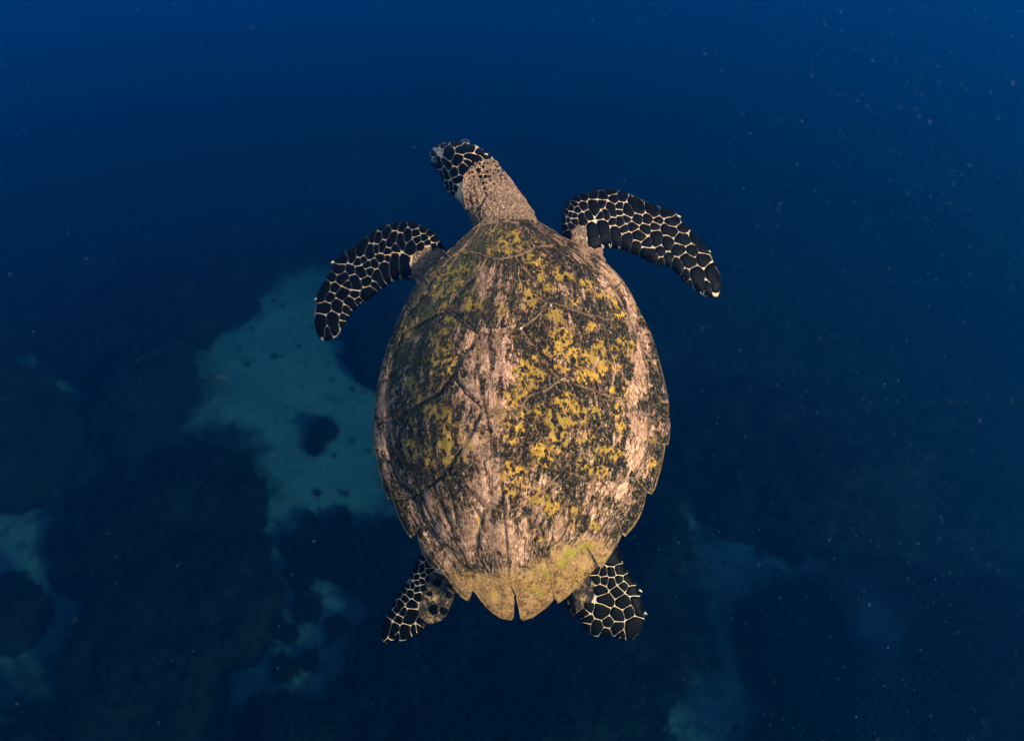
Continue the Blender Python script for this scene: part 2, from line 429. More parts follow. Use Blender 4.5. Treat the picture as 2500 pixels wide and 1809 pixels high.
REEF = [
 ('coral_mound', 'largest dark coral mound directly below the turtle\'s tail', [(870,1450),(1010,1400),(1250,1370),(1530,1330),(1650,1400),(1730,1480),(1765,1560),(1745,1640),(1690,1690),(1690,1830),(1500,1930),(1200,1960),(950,1930),(800,1830),(760,1700),(830,1590),(850,1520)], 0.55, 0, 2200),
 ('coral_mound', 'broad dark coral mound filling the lower left corner area', [(520,1030),(600,1075),(660,1120),(650,1230),(640,1330),(665,1440),(640,1520),(520,1600),(470,1700),(350,1780),(200,1770),(95,1700),(100,1600),(190,1500),(240,1440),(120,1400),(90,1310),(110,1190),(250,1140),(330,1060)], 0.6, 1, 2200),
 ('coral_mound', 'dim blue coral ridge at mid left behind the front flipper', [(190,900),(210,640),(330,560),(520,570),(640,640),(660,690),(560,740),(450,800),(440,900),(425,990),(370,1040),(240,1080),(170,1000)], 0.6, 2, 400),
 ('coral_mound', 'hazy coral patch between the left flipper and the shell', [(810,800),(840,740),(930,690),(1050,700),(1100,800),(1080,900),(960,930),(880,890)], 0.5, 2, 200),
 ('coral_mound', 'low coral patch left of the shell\'s rear edge', [(650,1295),(720,1285),(830,1310),(900,1270),(1000,1230),(1060,1330),(1000,1440),(890,1450),(820,1400),(740,1370),(680,1330)], 0.3, 1, 400),
 ('coral_mound', 'round dark coral mound right of the rear flipper, across the sand gap', [(1800,1462),(1831,1435),(1897,1409),(1963,1391),(2060,1400),(2085,1490),(2120,1585),(2080,1680),(1990,1720),(1880,1690),(1812,1570)], 0.45, 0, 900),
 ('coral_mound', 'dark coral mound at the bottom edge right of the sand channel', [(1830,1760),(1900,1720),(2030,1700),(2110,1655),(2175,1645),(2220,1720),(2245,1800),(2200,1900),(2000,1930),(1850,1880)], 0.5, 1, 1000),
 ('coral_mound', 'black coral wall in the lower right corner', [(2330,1400),(2420,1340),(2560,1330),(2640,1500),(2620,1750),(2560,1900),(2400,1920),(2330,1800),(2310,1600)], 1.0, 0, 800),
 ('coral_mound', 'wide hazy coral bank right of the shell at mid height', [(1660,960),(1800,900),(2000,910),(2200,990),(2300,1100),(2260,1250),(2130,1330),(1960,1330),(1850,1280),(1730,1270),(1660,1180),(1640,1060)], 0.45, 2, 400),
 ('coral_mound', 'small coral knob hugging the shell\'s right rear edge', [(1530,1210),(1610,1190),(1680,1240),(1690,1330),(1640,1380),(1560,1350)], 0.7, 2, 150),
 ('coral_mound', 'dark coral mound on the left frame edge at mid height', [(-120,900),(20,860),(90,890),(130,980),(60,1060),(40,1130),(-60,1150),(-140,1040)], 1.1, 1, 200),
 ('coral_mound', 'small coral mound on the left frame edge above the lower left reef', [(-80,1390),(10,1360),(60,1400),(75,1460),(20,1520),(-90,1520)], 0.7, 0, 120),
 ('coral_mound', 'coral mound cut by the bottom left corner', [(-130,1740),(0,1700),(90,1760),(160,1850),(100,1960),(-100,1960)], 0.8, 1, 120),
 ('coral_mound', 'rubble-covered coral mound at the bottom edge left of centre', [(560,1720),(640,1660),(740,1690),(800,1760),(780,1860),(640,1900),(550,1830)], 0.5, 2, 250),
]
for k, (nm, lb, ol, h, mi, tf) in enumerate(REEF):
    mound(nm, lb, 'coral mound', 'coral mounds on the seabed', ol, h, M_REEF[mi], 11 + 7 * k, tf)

LUMPS = [(782, 1035, 40, 'two-lobed coral lump alone on the bright sand, upper lobe'), (762, 1082, 28, 'small coral lump touching the two-lobed lump on the sand'),
         (830, 1246, 20, 'small coral lump on sand close to the shell\'s left rear'), (758, 1262, 15, 'tiny coral lump on sand above the low coral patch'),
         (745, 1460, 44, 'round coral lump in the sand gap left of the rear flipper'), (816, 1512, 18, 'small coral lump beside the left rear flipper tip'),
         (712, 1384, 26, 'upper coral lump in the sand gap beneath the low patch'), (735, 1412, 20, 'lower coral lump in the sand gap beneath the low patch'),
         (700, 1535, 28, 'coral lump at the right foot of the broad left mound'), (745, 1590, 34, 'coral lump in the sand gap nearest the bottom mound'),
         (612, 1500, 26, 'coral lump on the broad left mound\'s sandy edge'), (2000, 1790, 18, 'small coral lump at the bottom right sand edge'),
         (690, 1625, 30, 'coral lump low in the sand gap, lowest of them')]
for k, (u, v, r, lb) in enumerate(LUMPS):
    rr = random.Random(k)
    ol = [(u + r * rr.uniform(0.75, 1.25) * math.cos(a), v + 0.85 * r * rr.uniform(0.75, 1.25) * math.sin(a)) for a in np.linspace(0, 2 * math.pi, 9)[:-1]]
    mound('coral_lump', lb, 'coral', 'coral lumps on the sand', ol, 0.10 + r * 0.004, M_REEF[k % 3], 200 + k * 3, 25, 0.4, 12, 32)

# broken coral rubble scattered on the sand
rq = random.Random(44)
rv_, rf_ = [], []
cand = np.where((sand > 0.35) & (gp[:, 1] < 14))[0]
for _k in range(300):
    i = int(cand[rq.randrange(len(cand))])
    x, y = gp[i, 0] + rq.gauss(0, .1), gp[i, 1] + rq.gauss(0, .1)
    if rq.random() > 0.25 + 0.75 * (1 - sand[i]): continue
    r = 10 ** rq.uniform(-1.85, -1.25)
    k = len(rv_)
    for j, (zz, ww) in enumerate([(-.3, .8), (.25, 1.0), (.7, .6)]):
        for q in range(7):
            a = 2 * math.pi * q / 7 + j
            w = ww * r * rq.uniform(.65, 1.3)
            rv_.append((x + w * math.cos(a), y + w * math.sin(a), gz[i] + zz * r))
    rv_.append((x, y, gz[i] + .8 * r))
    for j in range(2):
        for q in range(7): rf_.append((k + j * 7 + q, k + j * 7 + (q + 1) % 7, k + j * 7 + 7 + (q + 1) % 7, k + j * 7 + 7 + q))
    for q in range(7): rf_.append((k + 14 + q, k + 14 + (q + 1) % 7, k + 21))
tag(mesh_obj('coral_rubble', rv_, rf_, M_REEF[2]), 'scattered broken coral pieces on the sand', None, None, 'stuff')

# ------------------------------------------------------------------ turtle frame
D = 1.25                                     # metres from the lens to the turtle's mid plane
TILT = math.tan(math.radians(12))            # body pitched so that the tail lies nearer the lens
turtle = bpy.data.objects.new('sea_turtle', None)
turtle.empty_display_size = 0.2
COL.objects.link(turtle)
turtle.location = CAM + CAM_ROT @ Vector((0, 0, -D))
turtle.rotation_euler = cam.rotation_euler
tag(turtle, 'large sea turtle with amber and black blotched shell swimming over the reef', 'sea turtle')
EYE_L = Vector((0, 0, D))                    # lens position in the turtle's frame

def P(u, v, z):
    """photograph position + height over the body's mid plane -> turtle frame (arrays)"""
    u = np.asarray(u, float); v = np.asarray(v, float); z = np.asarray(z, float)
    zz = z - TILT * (904.5 - v) * D / F
    k = (D - zz) / F
    return np.stack([(u - 1250.0) * k, (904.5 - v) * k, zz], -1)

def segdist(pts, poly, closed=True):
    pts = np.asarray(pts, float); a = np.asarray(poly, float)
    b = np.roll(a, -1, 0)
    if not closed: a, b = a[:-1], b[:-1]
    d = b - a
    L2 = np.maximum((d ** 2).sum(1), 1e-9)
    out = np.full(len(pts), 1e9)
    for k in range(len(a)):
        t = np.clip(((pts - a[k]) @ d[k]) / L2[k], 0, 1)
        q = a[k] + t[:, None] * d[k]
        out = np.minimum(out, np.hypot(*(pts - q).T))
    return out

def inside(pts, poly):
    pts = np.asarray(pts, float); a = np.asarray(poly, float); b = np.roll(a, -1, 0)
    c = np.zeros(len(pts), bool)
    for k in range(len(a)):
        (x1, y1), (x2, y2) = a[k], b[k]
        if y1 == y2: continue
        m = ((y1 > pts[:, 1]) != (y2 > pts[:, 1])) & (pts[:, 0] < (x2 - x1) * (pts[:, 1] - y1) / (y2 - y1) + x1)
        c ^= m
    return c

def densify(poly, step):
    out = []
    n = len(poly)
    for k in range(n):
        a = np.array(poly[k], float); b = np.array(poly[(k + 1) % n], float)
        m = max(1, int(round(np.hypot(*(b - a)) / step)))
        out += [tuple(a + (b - a) * i / m) for i in range(m)]
    return out

def fill(poly, step):
    """triangulated sheet in the photograph plane; boundary vertices first"""
    bd = densify(poly, step)
    x0, y0 = np.min(bd, 0); x1, y1 = np.max(bd, 0)
    xs = np.arange(x0, x1, step); ys = np.arange(y0, y1, step * 0.866)
    g = np.array([(x + (step / 2 if j % 2 else 0), y) for j, y in enumerate(ys) for x in xs])
    if len(g):
        g = g[inside(g, bd)]
    if len(g):
        g = g[segdist(g, bd) > step * 0.55]
    pts = [Vector(p) for p in bd] + [Vector((float(p[0]), float(p[1]))) for p in g]
    n = len(bd)
    r = delaunay_2d_cdt(pts, [(i, (i + 1) % n) for i in range(n)], [], 1, 1e-5)
    co = np.array([(p.x, p.y) for p in r[0]])
    fs = []
    for f in r[2]:
        a, b, c = co[f[0]], co[f[1]], co[f[2]]
        cr = (b[0] - a[0]) * (c[1] - a[1]) - (b[1] - a[1]) * (c[0] - a[0])
        fs.append(tuple(f) if cr < 0 else tuple(f[::-1]))       # photograph y points down: flip so normals face the lens
    return co, fs, bd

# ------------------------------------------------------------------ carapace layout (photograph pixels)
a_ = [(1312,556),(1366,598),(1385,606),(1425,630),(1465,665),(1503,710),(1522,742),(1540,782),(1560,830),(1575,880),(1583,925),(1587,970),
      (1586,1020),(1583,1075),(1572,1120),(1552,1165),(1530,1212),(1500,1255),(1468,1295),(1430,1332),(1390,1370),(1345,1402),(1300,1420),(1246,1425)]
b_ = [(1246,1425),(1231,1423),(1195,1410),(1154,1388),(1129,1374),(1085,1334),(1060,1308),(1042,1283),(1030,1262),(1010,1213),(982,1178),(955,1124),
      (947,1060),(946,1030),(946,960),(952,925),(960,888),(972,840),(984,808),(1005,758),(1025,727),(1048,694),(1075,656),(1100,630),(1118,616),(1145,585),(1176,549)]
A = lambda i, j: a_[i:j + 1]
B = lambda i, j: b_[i:j + 1]
R = lambda l: list(reversed(l))
v12 = [(1160,618),(1189,628),(1222,634),(1257,626),(1311,601)]            # left to right
v2r, v2l = [(1290,667),(1325,712),(1350,738)], [(1140,690),(1087,757)]
v23 = [(1165,812),(1220,813),(1271,803)]
v2br, v2bl = [(1310,775)], [(1125,782)]
v3r, v3l = [(1305,846),(1329,886),(1369,929)], [(1143,856),(1105,915)]
v34 = [(1180,1000),(1230,1003),(1277,988)]
v3br, v3bl = [(1335,953),(1290,968)], [(1140,962)]
v4r, v4l = [(1310,1050),(1345,1105),(1372,1149)], [(1150,1060),(1115,1107),(1095,1146)]
v45 = [(1187,1238),(1240,1250),(1290,1230)]
v4br, v4bl = [(1330,1195)], [(1140,1197)]
v5r, v5l = [(1320,1300)], [(1165,1310)]
c12r, c12l = [(1396,757),(1463,775),(1509,784)], [(1060,768),(1017,795)]
c23r, c23l = [(1421,944),(1463,960),(1536,978)], [(1075,956),(1026,982),(972,1018)]
c34r, c34l = [(1397,1156),(1434,1167),(1495,1175)], [(1060,1175)]
SCUTES = [
 ('vertebral', b_[24:27] + [(1220,541),(1264,543)] + A(0,1) + R(v12)),
 ('vertebral', v12[1:4] + v2r + v2br + R(v23) + v2bl + R(v2l)),
 ('vertebral', v23 + v3r + v3br + R(v34) + v3bl + R(v3l)),
 ('vertebral', v34 + v4r + v4br + R(v45) + v4bl + R(v4l)),
 ('vertebral', v45 + v5r + A(21,23) + B(1,3) + v5l),
 ('costal', B(18,24) + v12[:2] + v2l + c12l),
 ('costal', [v12[3], v12[4]] + A(1,7) + R(c12r) + R(v2r)),
 ('costal', [v2l[-1]] + v2bl + [v23[0]] + v3l + c23l + B(13,18) + R(c12l)),
 ('costal', [v2r[-1]] + c12r + A(7,11) + R(c23r) + R(v3r) + [v23[2]] + R(v2br)),
 ('costal', [v3l[-1]] + v3bl + [v34[0]] + v4l + c34l + B(9,13) + R(c23l)),
 ('costal', [v3r[-1]] + c23r + A(11,15) + R(c34r) + R(v4r) + [v34[2]] + R(v3br)),
 ('costal', [v4l[-1]] + v4bl + [v45[0]] + v5l + B(3,9) + R(c34l)),
 ('costal', [v4r[-1]] + c34r + A(15,21) + R(v5r) + [v45[2]] + R(v4br)),
]
MARG = [
 ([(1176,541),(1220,536),(1264,535),(1300,537)], [a_[0],(1264,543),(1220,541),b_[26]]),
 ([(1300,537),(1318,542),(1345,558),(1372,577)], R(A(0,2))),
 ([(1372,577),(1405,592),(1431,606),(1455,620)], R(A(2,3))),
 ([(1455,620),(1480,641),(1503,664),(1523,687)], R(A(3,5))),
 ([(1523,687),(1543,720),(1561,756),(1568,770)], R(A(5,7))),
 ([(1568,770),(1588,810),(1600,845),(1609,877)], R(A(7,9))),
 ([(1609,877),(1619,915),(1628,953),(1632,980)], R(A(9,11))),
 ([(1633,983),(1636,1017),(1637,1050),(1634,1075),(1631,1087),(1625,1085)], R(A(11,13))),
 ([(1625,1088),(1618,1130),(1608,1165),(1601,1190),(1591,1207),(1579,1202)], R(A(13,15))),
 ([(1578,1206),(1575,1225),(1564,1260),(1546,1288),(1526,1310),(1520,1304)], R(A(15,17))),
 ([(1518,1308),(1508,1328),(1489,1357),(1470,1387),(1461,1381)], R(A(17,19))),
 ([(1459,1384),(1440,1402),(1414,1429),(1386,1456),(1363,1473),(1355,1459)], R(A(19,21))),
 ([(1353,1463),(1335,1483),(1301,1507),(1277,1515),(1270,1509),(1266,1484),(1261,1452)], R(A(21,23))),
 ([(1256,1452),(1255,1480),(1255,1506),(1250,1515),(1218,1507),(1190,1486),(1166,1456),(1154,1440)], R(B(0,3))),
 ([(1153,1443),(1150,1456),(1142,1468),(1125,1457),(1108,1436),(1083,1402),(1076,1392)], R(B(3,5))),
 ([(1075,1394),(1066,1393),(1047,1378),(1030,1350),(1021,1322),(1018,1301)], R(B(5,7))),
 ([(1015,1303),(1003,1314),(989,1296),(975,1268),(963,1234),(957,1218)], R(B(7,9))),
 ([(955,1216),(948,1220),(934,1190),(924,1146),(920,1116)], R(B(9,11))),
 ([(919,1114),(915,1116),(911,1090),(911,1050),(913,1028)], R(B(11,13))),
 ([(913,1026),(914,994),(918,958),(923,930)], R(B(13,15))),
 ([(923,930),(930,900),(938,871),(947,843)], R(B(15,17))),
 ([(947,843),(958,812),(973,777),(988,742)], R(B(17,19))),
 ([(988,742),(1002,716),(1017,695),(1035,673)], R(B(19,21))),
 ([(1035,673),(1060,646),(1087,619)], R(B(21,23))),
 ([(1087,619),(1122,587),(1151,561),(1176,541)], R(B(23,26))),
]
OUT = [p for o, r in MARG for p in o]
# smooth rim for the dome
CX, CY = 1243.0, 1010.0
oa = np.array(densify(OUT, 6.0))
ang = np.arctan2(oa[:, 1] - CY, oa[:, 0] - CX); rad = np.hypot(oa[:, 0] - CX, oa[:, 1] - CY)
oo = np.argsort(ang); ang, rad = ang[oo], rad[oo]
TH = np.linspace(-math.pi, math.pi, 361)[:-1]
RT = np.interp(TH, np.concatenate([ang - 2 * math.pi, ang, ang + 2 * math.pi]), np.concatenate([rad] * 3))
ker = np.hanning(21); ker /= ker.sum()
RT = np.convolve(np.concatenate([RT[-30:], RT, RT[:30]]), ker, 'same')[30:-30]
def rnorm(u, v):
    t = np.arctan2(v - CY, u - CX)
    return np.hypot(u - CX, v - CY) / np.interp(t, np.concatenate([TH - 2 * math.pi, TH, TH + 2 * math.pi]), np.concatenate([RT] * 3))
vs_ = np.linspace(536, 1516, 99)
lp = np.array(sorted([p[::-1] for p in OUT if p[0] < 1245 - 0])); rp = np.array(sorted([p[::-1] for p in OUT if p[0] > 1245]))
lu = np.interp(vs_, lp[:, 0], lp[:, 1]); ru = np.interp(vs_, rp[:, 0], rp[:, 1])
k9 = np.ones(9) / 9
lu = np.convolve(np.pad(lu, 4, 'edge'), k9, 'valid'); ru = np.convolve(np.pad(ru, 4, 'edge'), k9, 'valid')
def flowX(u, v):
    l = np.interp(v, vs_, lu); r = np.interp(v, vs_, ru)
    return (u - (l + r) / 2) / np.maximum((r - l) / 2, 25)
def keel(v): return np.interp(v, [540, 1000, 1414, 1510], [1232, 1229, 1241, 1258])
DOME = 0.155
def dome(u, v):
    u = np.asarray(u, float); v = np.asarray(v, float)
    r = np.minimum(rnorm(u, v), 1.06)
    z = DOME * (1 - np.abs(r) ** 2.3)
    z = z + 0.016 * np.exp(-((r - 1.0) / 0.10) ** 2)                      # flared margin
    z = z + 0.007 * np.exp(-np.abs(u - keel(v)) / 38.0) * np.clip(1.15 - r, 0, 1)
    return z

# amber blotches and algae, placed as seen:  (x, y, rx, ry) in the zooms they were read from
def zoom(lst, ox, oy, s): return [(ox + a / s, oy + b / s, c / s, d / s) for a, b, c, d in lst]
YEL = zoom([(30,90,45,40),(40,40,30,30),(180,90,30,20),(150,280,60,40),(240,250,30,45),(180,320,70,22),(230,380,22,50),(370,350,50,40),(430,380,80,28),(640,470,35,50),
  (570,430,50,20),(730,520,60,35),(820,610,25,60),(290,470,40,30),(140,530,50,40),(120,590,40,40),(500,590,40,25),(330,670,50,45),(380,730,32,50),(390,870,85,85),
  (340,960,75,55),(480,1000,60,50),(560,1000,100,40),(630,1040,60,30),(430,1090,80,40),(780,1000,60,60),(830,1080,40,70),(720,1110,35,60),(590,1170,80,60),(720,1190,40,40),
  (660,1210,60,25),(910,1270,22,60),(810,1290,30,30),(880,700,25,40),(960,590,30,40),(950,950,30,60),(870,920,40,50),(690,920,40,40),(640,780,40,30),(110,1130,70,50),
  (60,1180,60,50),(210,1170,50,50),(180,1040,30,30),(120,1240,70,40),(380,1480,42,120),(440,1350,50,40),(500,1430,40,40),(610,1440,60,40),(660,1480,40,30),(840,1450,40,60),
  (850,1590,30,40),(120,1480,60,30),(170,1530,30,40),(20,1400,40,40),(240,1440,50,40),(570,1510,30,40)], 1250, 560, 3.283)
YEL += zoom([(320,200,60,80),(330,330,60,80),(560,140,60,35),(410,210,40,20),(760,140,30,35),(770,240,40,40),(520,310,60,30),(710,430,60,40),(640,410,40,40),(530,500,70,32),
  (600,530,50,60),(220,400,60,50),(230,490,70,40),(30,580,40,50),(170,750,50,60),(290,800,50,70),(440,880,40,60),(450,960,40,30),(590,950,30,40),(190,1020,50,40),
  (680,570,30,40),(1010,350,30,20),(1010,500,30,40)], 1250, 960, 2.93)
YEL += zoom([(1040,160,60,20),(1150,230,60,50),(1230,180,50,40),(1240,270,50,50),(1090,300,40,40),(1020,310,30,40),(1190,310,60,30),(1350,370,30,60),(840,440,60,30),(800,450,50,40),
  (690,480,60,40),(620,520,80,40),(740,600,60,50),(590,660,60,60),(700,680,50,40),(640,770,50,30),(850,720,50,60),(920,770,80,40),(930,660,40,30),(840,790,40,50),
  (1110,800,40,50),(1350,700,50,60),(1290,600,40,30),(680,910,50,40),(630,1040,50,80),(620,1130,70,70),(620,1260,80,80),(570,1330,60,30),(530,1050,50,60),(330,960,50,60),
  (520,1220,50,50),(400,1520,40,60),(930,1180,30,60),(1310,1290,80,60),(1230,1350,50,40),(1130,1560,60,60),(1250,1500,80,40),(550,1620,60,30),(350,1420,40,50)], 900, 520, 3.42)
YEL += zoom([(490,130,60,50),(580,150,40,50),(600,230,50,60),(620,280,60,30),(590,380,50,60),(600,470,40,40),(330,380,30,50),(330,450,30,50),(430,410,60,40),(470,500,30,60),
  (350,220,25,40),(370,20,40,30),(770,350,80,40),(840,320,50,50),(690,460,40,30),(1020,60,60,50),(1000,150,50,80),(1110,260,30,60),(1040,330,40,30),(1020,510,50,30),
  (1090,560,60,40),(980,600,30,40),(1130,590,40,30),(1040,700,40,30),(800,930,40,50),(1150,640,30,40)], 890, 960, 2.93)
ALG = [(1185,690,28,60,.9),(1225,700,60,70,.6),(1180,660,35,35,.5),(1245,780,45,35,.7),(1195,810,70,30,.8),(1155,870,50,80,.85),(1205,880,60,90,.95),(1150,960,45,60,.9),(1200,990,60,80,1.0),
       (1240,900,35,80,.8),(1150,1060,50,70,.8),(1185,1120,50,80,.85),(1215,1060,40,60,.8),(1260,1010,35,50,.55),(1190,1200,60,70,.95),(1160,1290,70,80,1.05),(1240,1330,80,80,1.05),(1300,1250,60,60,.7),
       (1330,1190,60,40,.7),(1360,1290,60,60,.75),(1420,1100,60,50,.55),(1440,1240,50,60,.7),(1480,1190,60,50,.75),(1410,1070,40,30,.6),(1440,1010,40,50,.45),(1390,930,30,40,.3),
       (1500,680,55,70,.85),(1430,615,40,26,.9),(1380,580,40,20,.7),(1372,705,42,24,.75),(1410,725,40,20,.6),(1545,770,26,60,.95),(1565,860,24,80,1.0),(1553,960,40,70,.85),(1565,1040,34,70,1.05),(1556,1110,36,60,1.1),
       (1520,1200,40,60,.85),(1480,1260,50,50,.8),(1450,1340,60,50,.9),(1610,970,20,80,.5),(1600,880,18,60,.6),(1480,850,40,40,.35),(1460,820,40,50,.35),(1510,900,30,60,.5),(1520,1010,30,50,.7),
       (930,980,24,110,1.0),(948,900,16,60,.8),(925,1080,24,60,1.0),(945,1130,24,50,.8),(965,1070,22,50,.7),(990,1050,15,40,.4),(1012,830,26,40,.6),(1000,870,22,50,.6),(985,920,20,60,.5),(965,960,15,60,.6),
       (1010,1250,24,50,.7),(1050,1230,30,70,.85),(1075,1280,35,60,.9),(1100,1250,30,60,.7),(1040,1330,26,40,.8),(1090,1370,40,40,.9),(1060,1110,30,60,.3),(1240,650,60,20,.4),(1030,740,20,40,.35),(1000,1330,20,30,.6)]
TURF = [(1120,1420,40,50,.75),(1180,1440,60,45,1.0),(1250,1450,80,60,1.05),(1330,1440,70,50,1.05),(1400,1400,60,50,1.0),(1440,1350,55,45,.9),(1380,1360,50,45,.8),(1330,1400,60,40,.9),(1100,1390,30,30,.5),(1210,1490,60,40,1.0),(1300,1490,60,40,1.0)]
GREEN = [(1395,1352,26,16,.8),(1430,1335,26,14,.8),(1370,1372,22,16,.8),(1330,1395,26,14,.6),(1300,1440,20,12,.7),(1318,1450,14,10,.7),(1350,1330,30,12,.4),(1212,1010,8,60,.55),(1190,900,10,30,.5),(1465,1330,20,12,.4),(1150,1400,18,12,.5),(1120,1350,14,14,.45)]
LINES = [([(1224,1178),(1228,1230),(1235,1301),(1240,1360),(1241,1414)], 3.0), ([(1192,826),(1196,870),(1198,905)], 2.2), ([(1163,897),(1175,945),(1182,990),(1196,1050)], 2.6), ([(1258,675),(1260,700),(1248,722)], 1.8),
         ([(1586,950),(1585,1000),(1583,1048)], 2.4), ([(1100,905),(1120,880),(1140,850)], 1.6), ([(1150,1225),(1172,1260),(1182,1300)], 3.0), ([(1092,1180),(1110,1250),(1124,1300)], 2.6), ([(1047,1130),(1060,1190),(1085,1250),(1112,1320)], 2.4),
         ([(1010,1160),(1035,1230),(1060,1280)], 2.6), ([(1290,1300),(1310,1262),(1330,1236)], 2.0), ([(1365,1330),(1385,1280),(1410,1240)], 2.2), ([(1400,1310),(1425,1265),(1455,1225)], 2.2), ([(952,990),(962,1060),(980,1110)], 2.6), ([(1500,960),(1495,1020),(1480,1080)], 1.8)]
def blobs(u, v, lst, grow=1.0):
    out = np.zeros_like(u)
    for b in lst:
        w = b[4] if len(b) > 4 else 1.0
        q = ((u - b[0]) / (b[2] * grow)) ** 2 + ((v - b[1]) / (b[3] * grow)) ** 2
        out = np.maximum(out, w * np.exp(-0.75 * q))
    return out

car_base_xy, car_f, car_bd = fill(OUT, 14.0)
zb = dome(car_base_xy[:, 0], car_base_xy[:, 1]) - 0.0065
nb = len(car_base_xy)
top = P(car_base_xy[:, 0], car_base_xy[:, 1], zb)
bot = P(car_base_xy[:, 0], car_base_xy[:, 1], np.minimum(zb - 0.006, 0.006))
bset = {}
for i, p in enumerate(car_base_xy): bset[(round(p[0], 2), round(p[1], 2))] = i
bi = [bset.get((round(p[0], 2), round(p[1], 2))) for p in car_bd]
bi = [i for i in bi if i is not None]
cf = list(car_f) + [tuple(i + nb for i in f[::-1]) for f in car_f]
for k in range(len(bi)):
    i, j = bi[k], bi[(k + 1) % len(bi)]
    cf.append((i, j, j + nb, i + nb))
carapace = mesh_obj('carapace', np.concatenate([top, bot]), cf, M_RIM, turtle)
carapace['label'] = 'domed oval shell plates with serrated rear edge'

tr0 = random.Random(5)
def wavy(poly):
    out = []
    n = len(poly)
    for k in range(n):
        p, q = poly[k], poly[(k + 1) % n]
        out.append(p)
        L = math.hypot(q[0] - p[0], q[1] - p[1])
        lo, hi = (p, q) if p < q else (q, p)
        m = int(L // 9)
        if m < 1 or rnorm(np.array([(p[0] + q[0]) / 2]), np.array([(p[1] + q[1]) / 2]))[0] > 0.97: continue
        rr = random.Random('%d,%d,%d,%d' % (lo[0], lo[1], hi[0], hi[1]))
        nxp, nyp = -(hi[1] - lo[1]) / L, (hi[0] - lo[0]) / L
        bow = rr.uniform(-0.05, 0.05) * L
        offs = [bow * 4 * t * (1 - t) + rr.uniform(-1.3, 1.3) for t in [(i + 1) / (m + 1) for i in range(m)]]
        pts = [(lo[0] + (hi[0] - lo[0]) * (i + 1) / (m + 1) + nxp * offs[i], lo[1] + (hi[1] - lo[1]) * (i + 1) / (m + 1) + nyp * offs[i]) for i in range(m)]
        out += pts if p < q else pts[::-1]
    return out

def add_scute(poly, kind):
    poly = wavy(poly)
    xy, fs, bd = fill(poly, 5.0)
    u, v = xy[:, 0], xy[:, 1]
    d = segdist(xy, poly)
    v0, v1 = min(p[1] for p in poly), max(p[1] for p in poly)
    t = (v - v0) / (v1 - v0)
    z = dome(u, v) + 0.0058 * t ** 2 - 0.0036 * np.exp(-(d / 3.8) ** 2)
    X = flowX(u, v)
    if kind != 'marginal':
        z = z + 0.0022 * (1 - np.exp(-d / 22.0))                          # each plate slightly pillowed
    q = np.stack([X * 26, v * 0.012, 0 * u], 1)
    z = z + 0.0011 * fbm(q, 4, 3) * np.minimum(1, d / 8)                  # worn growth ridges
    if kind == 'marginal':
        z = z + 0.0012 * fbm(np.stack([u * .06, v * .06, 0 * u], 1), 3, 8) * np.minimum(1, d / 6)
    for ln, w in LINES:
        z = z - 0.0020 * np.exp(-(segdist(xy, ln, False) / (w + 1.0)) ** 2)
    n = len(xy)
    tv = P(u, v, z)
    lookup = {(round(p[0], 2), round(p[1], 2)): i for i, p in enumerate(xy)}
    bl = [lookup.get((round(p[0], 2), round(p[1], 2))) for p in bd]
    bl = [i for i in bl if i is not None]
    drop = 0.0105 if kind == 'marginal' else 0.006
    sk = P(u[bl], v[bl], z[bl] - drop)
    allf = list(fs)
    m = len(bl)
    for k in range(m):
        i, j = bl[k], bl[(k + 1) % m]
        allf.append((j, i, n + k, n + (k + 1) % m))
    yel = blobs(u, v, YEL, 1.14); alg = np.maximum(blobs(u, v, ALG, 1.0) * 0.95, 0.33); turf = blobs(u, v, TURF)
    edge = np.exp(-(d / 2.2) ** 2)
    green = blobs(u, v, GREEN)
    line = np.zeros_like(u)
    for ln, w in LINES:
        line = np.maximum(line, np.exp(-(segdist(xy, ln, False) / w) ** 2))
    cat = lambda a: np.concatenate([a, a[bl]])
    if kind == 'marginal':
        rim = segdist(xy, OUT)
        turf = np.maximum(turf, 0.95 * np.exp(-(rim / 4.0) ** 2) * np.clip((v - 900) / 250, 0.0, 1))
    uv = np.stack([X + tr0.uniform(-0.4, 0.4), v / 200.0 + tr0.uniform(0, 20)], 1)
    o = mesh_obj('scute', np.concatenate([tv, sk]), allf, M_SCUTE, carapace,
                 attrs={'yel': cat(yel), 'alg': cat(alg), 'turf': cat(turf), 'edge': cat(edge), 'shade_tint': cat(blobs(u, v, [(1085, 690, 95, 110, 1.0), (1180, 590, 90, 45, .8), (1010, 850, 60, 130, .8), (1040, 960, 60, 90, .5)])), 'seam': cat(np.exp(-(d / 6.5) ** 2)), 'line': cat(line), 'green': cat(green)}, uv=np.concatenate([uv, uv[bl]]))
    return o
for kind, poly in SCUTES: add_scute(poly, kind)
for o_, r_ in MARG: add_scute(list(o_) + list(r_), 'marginal')

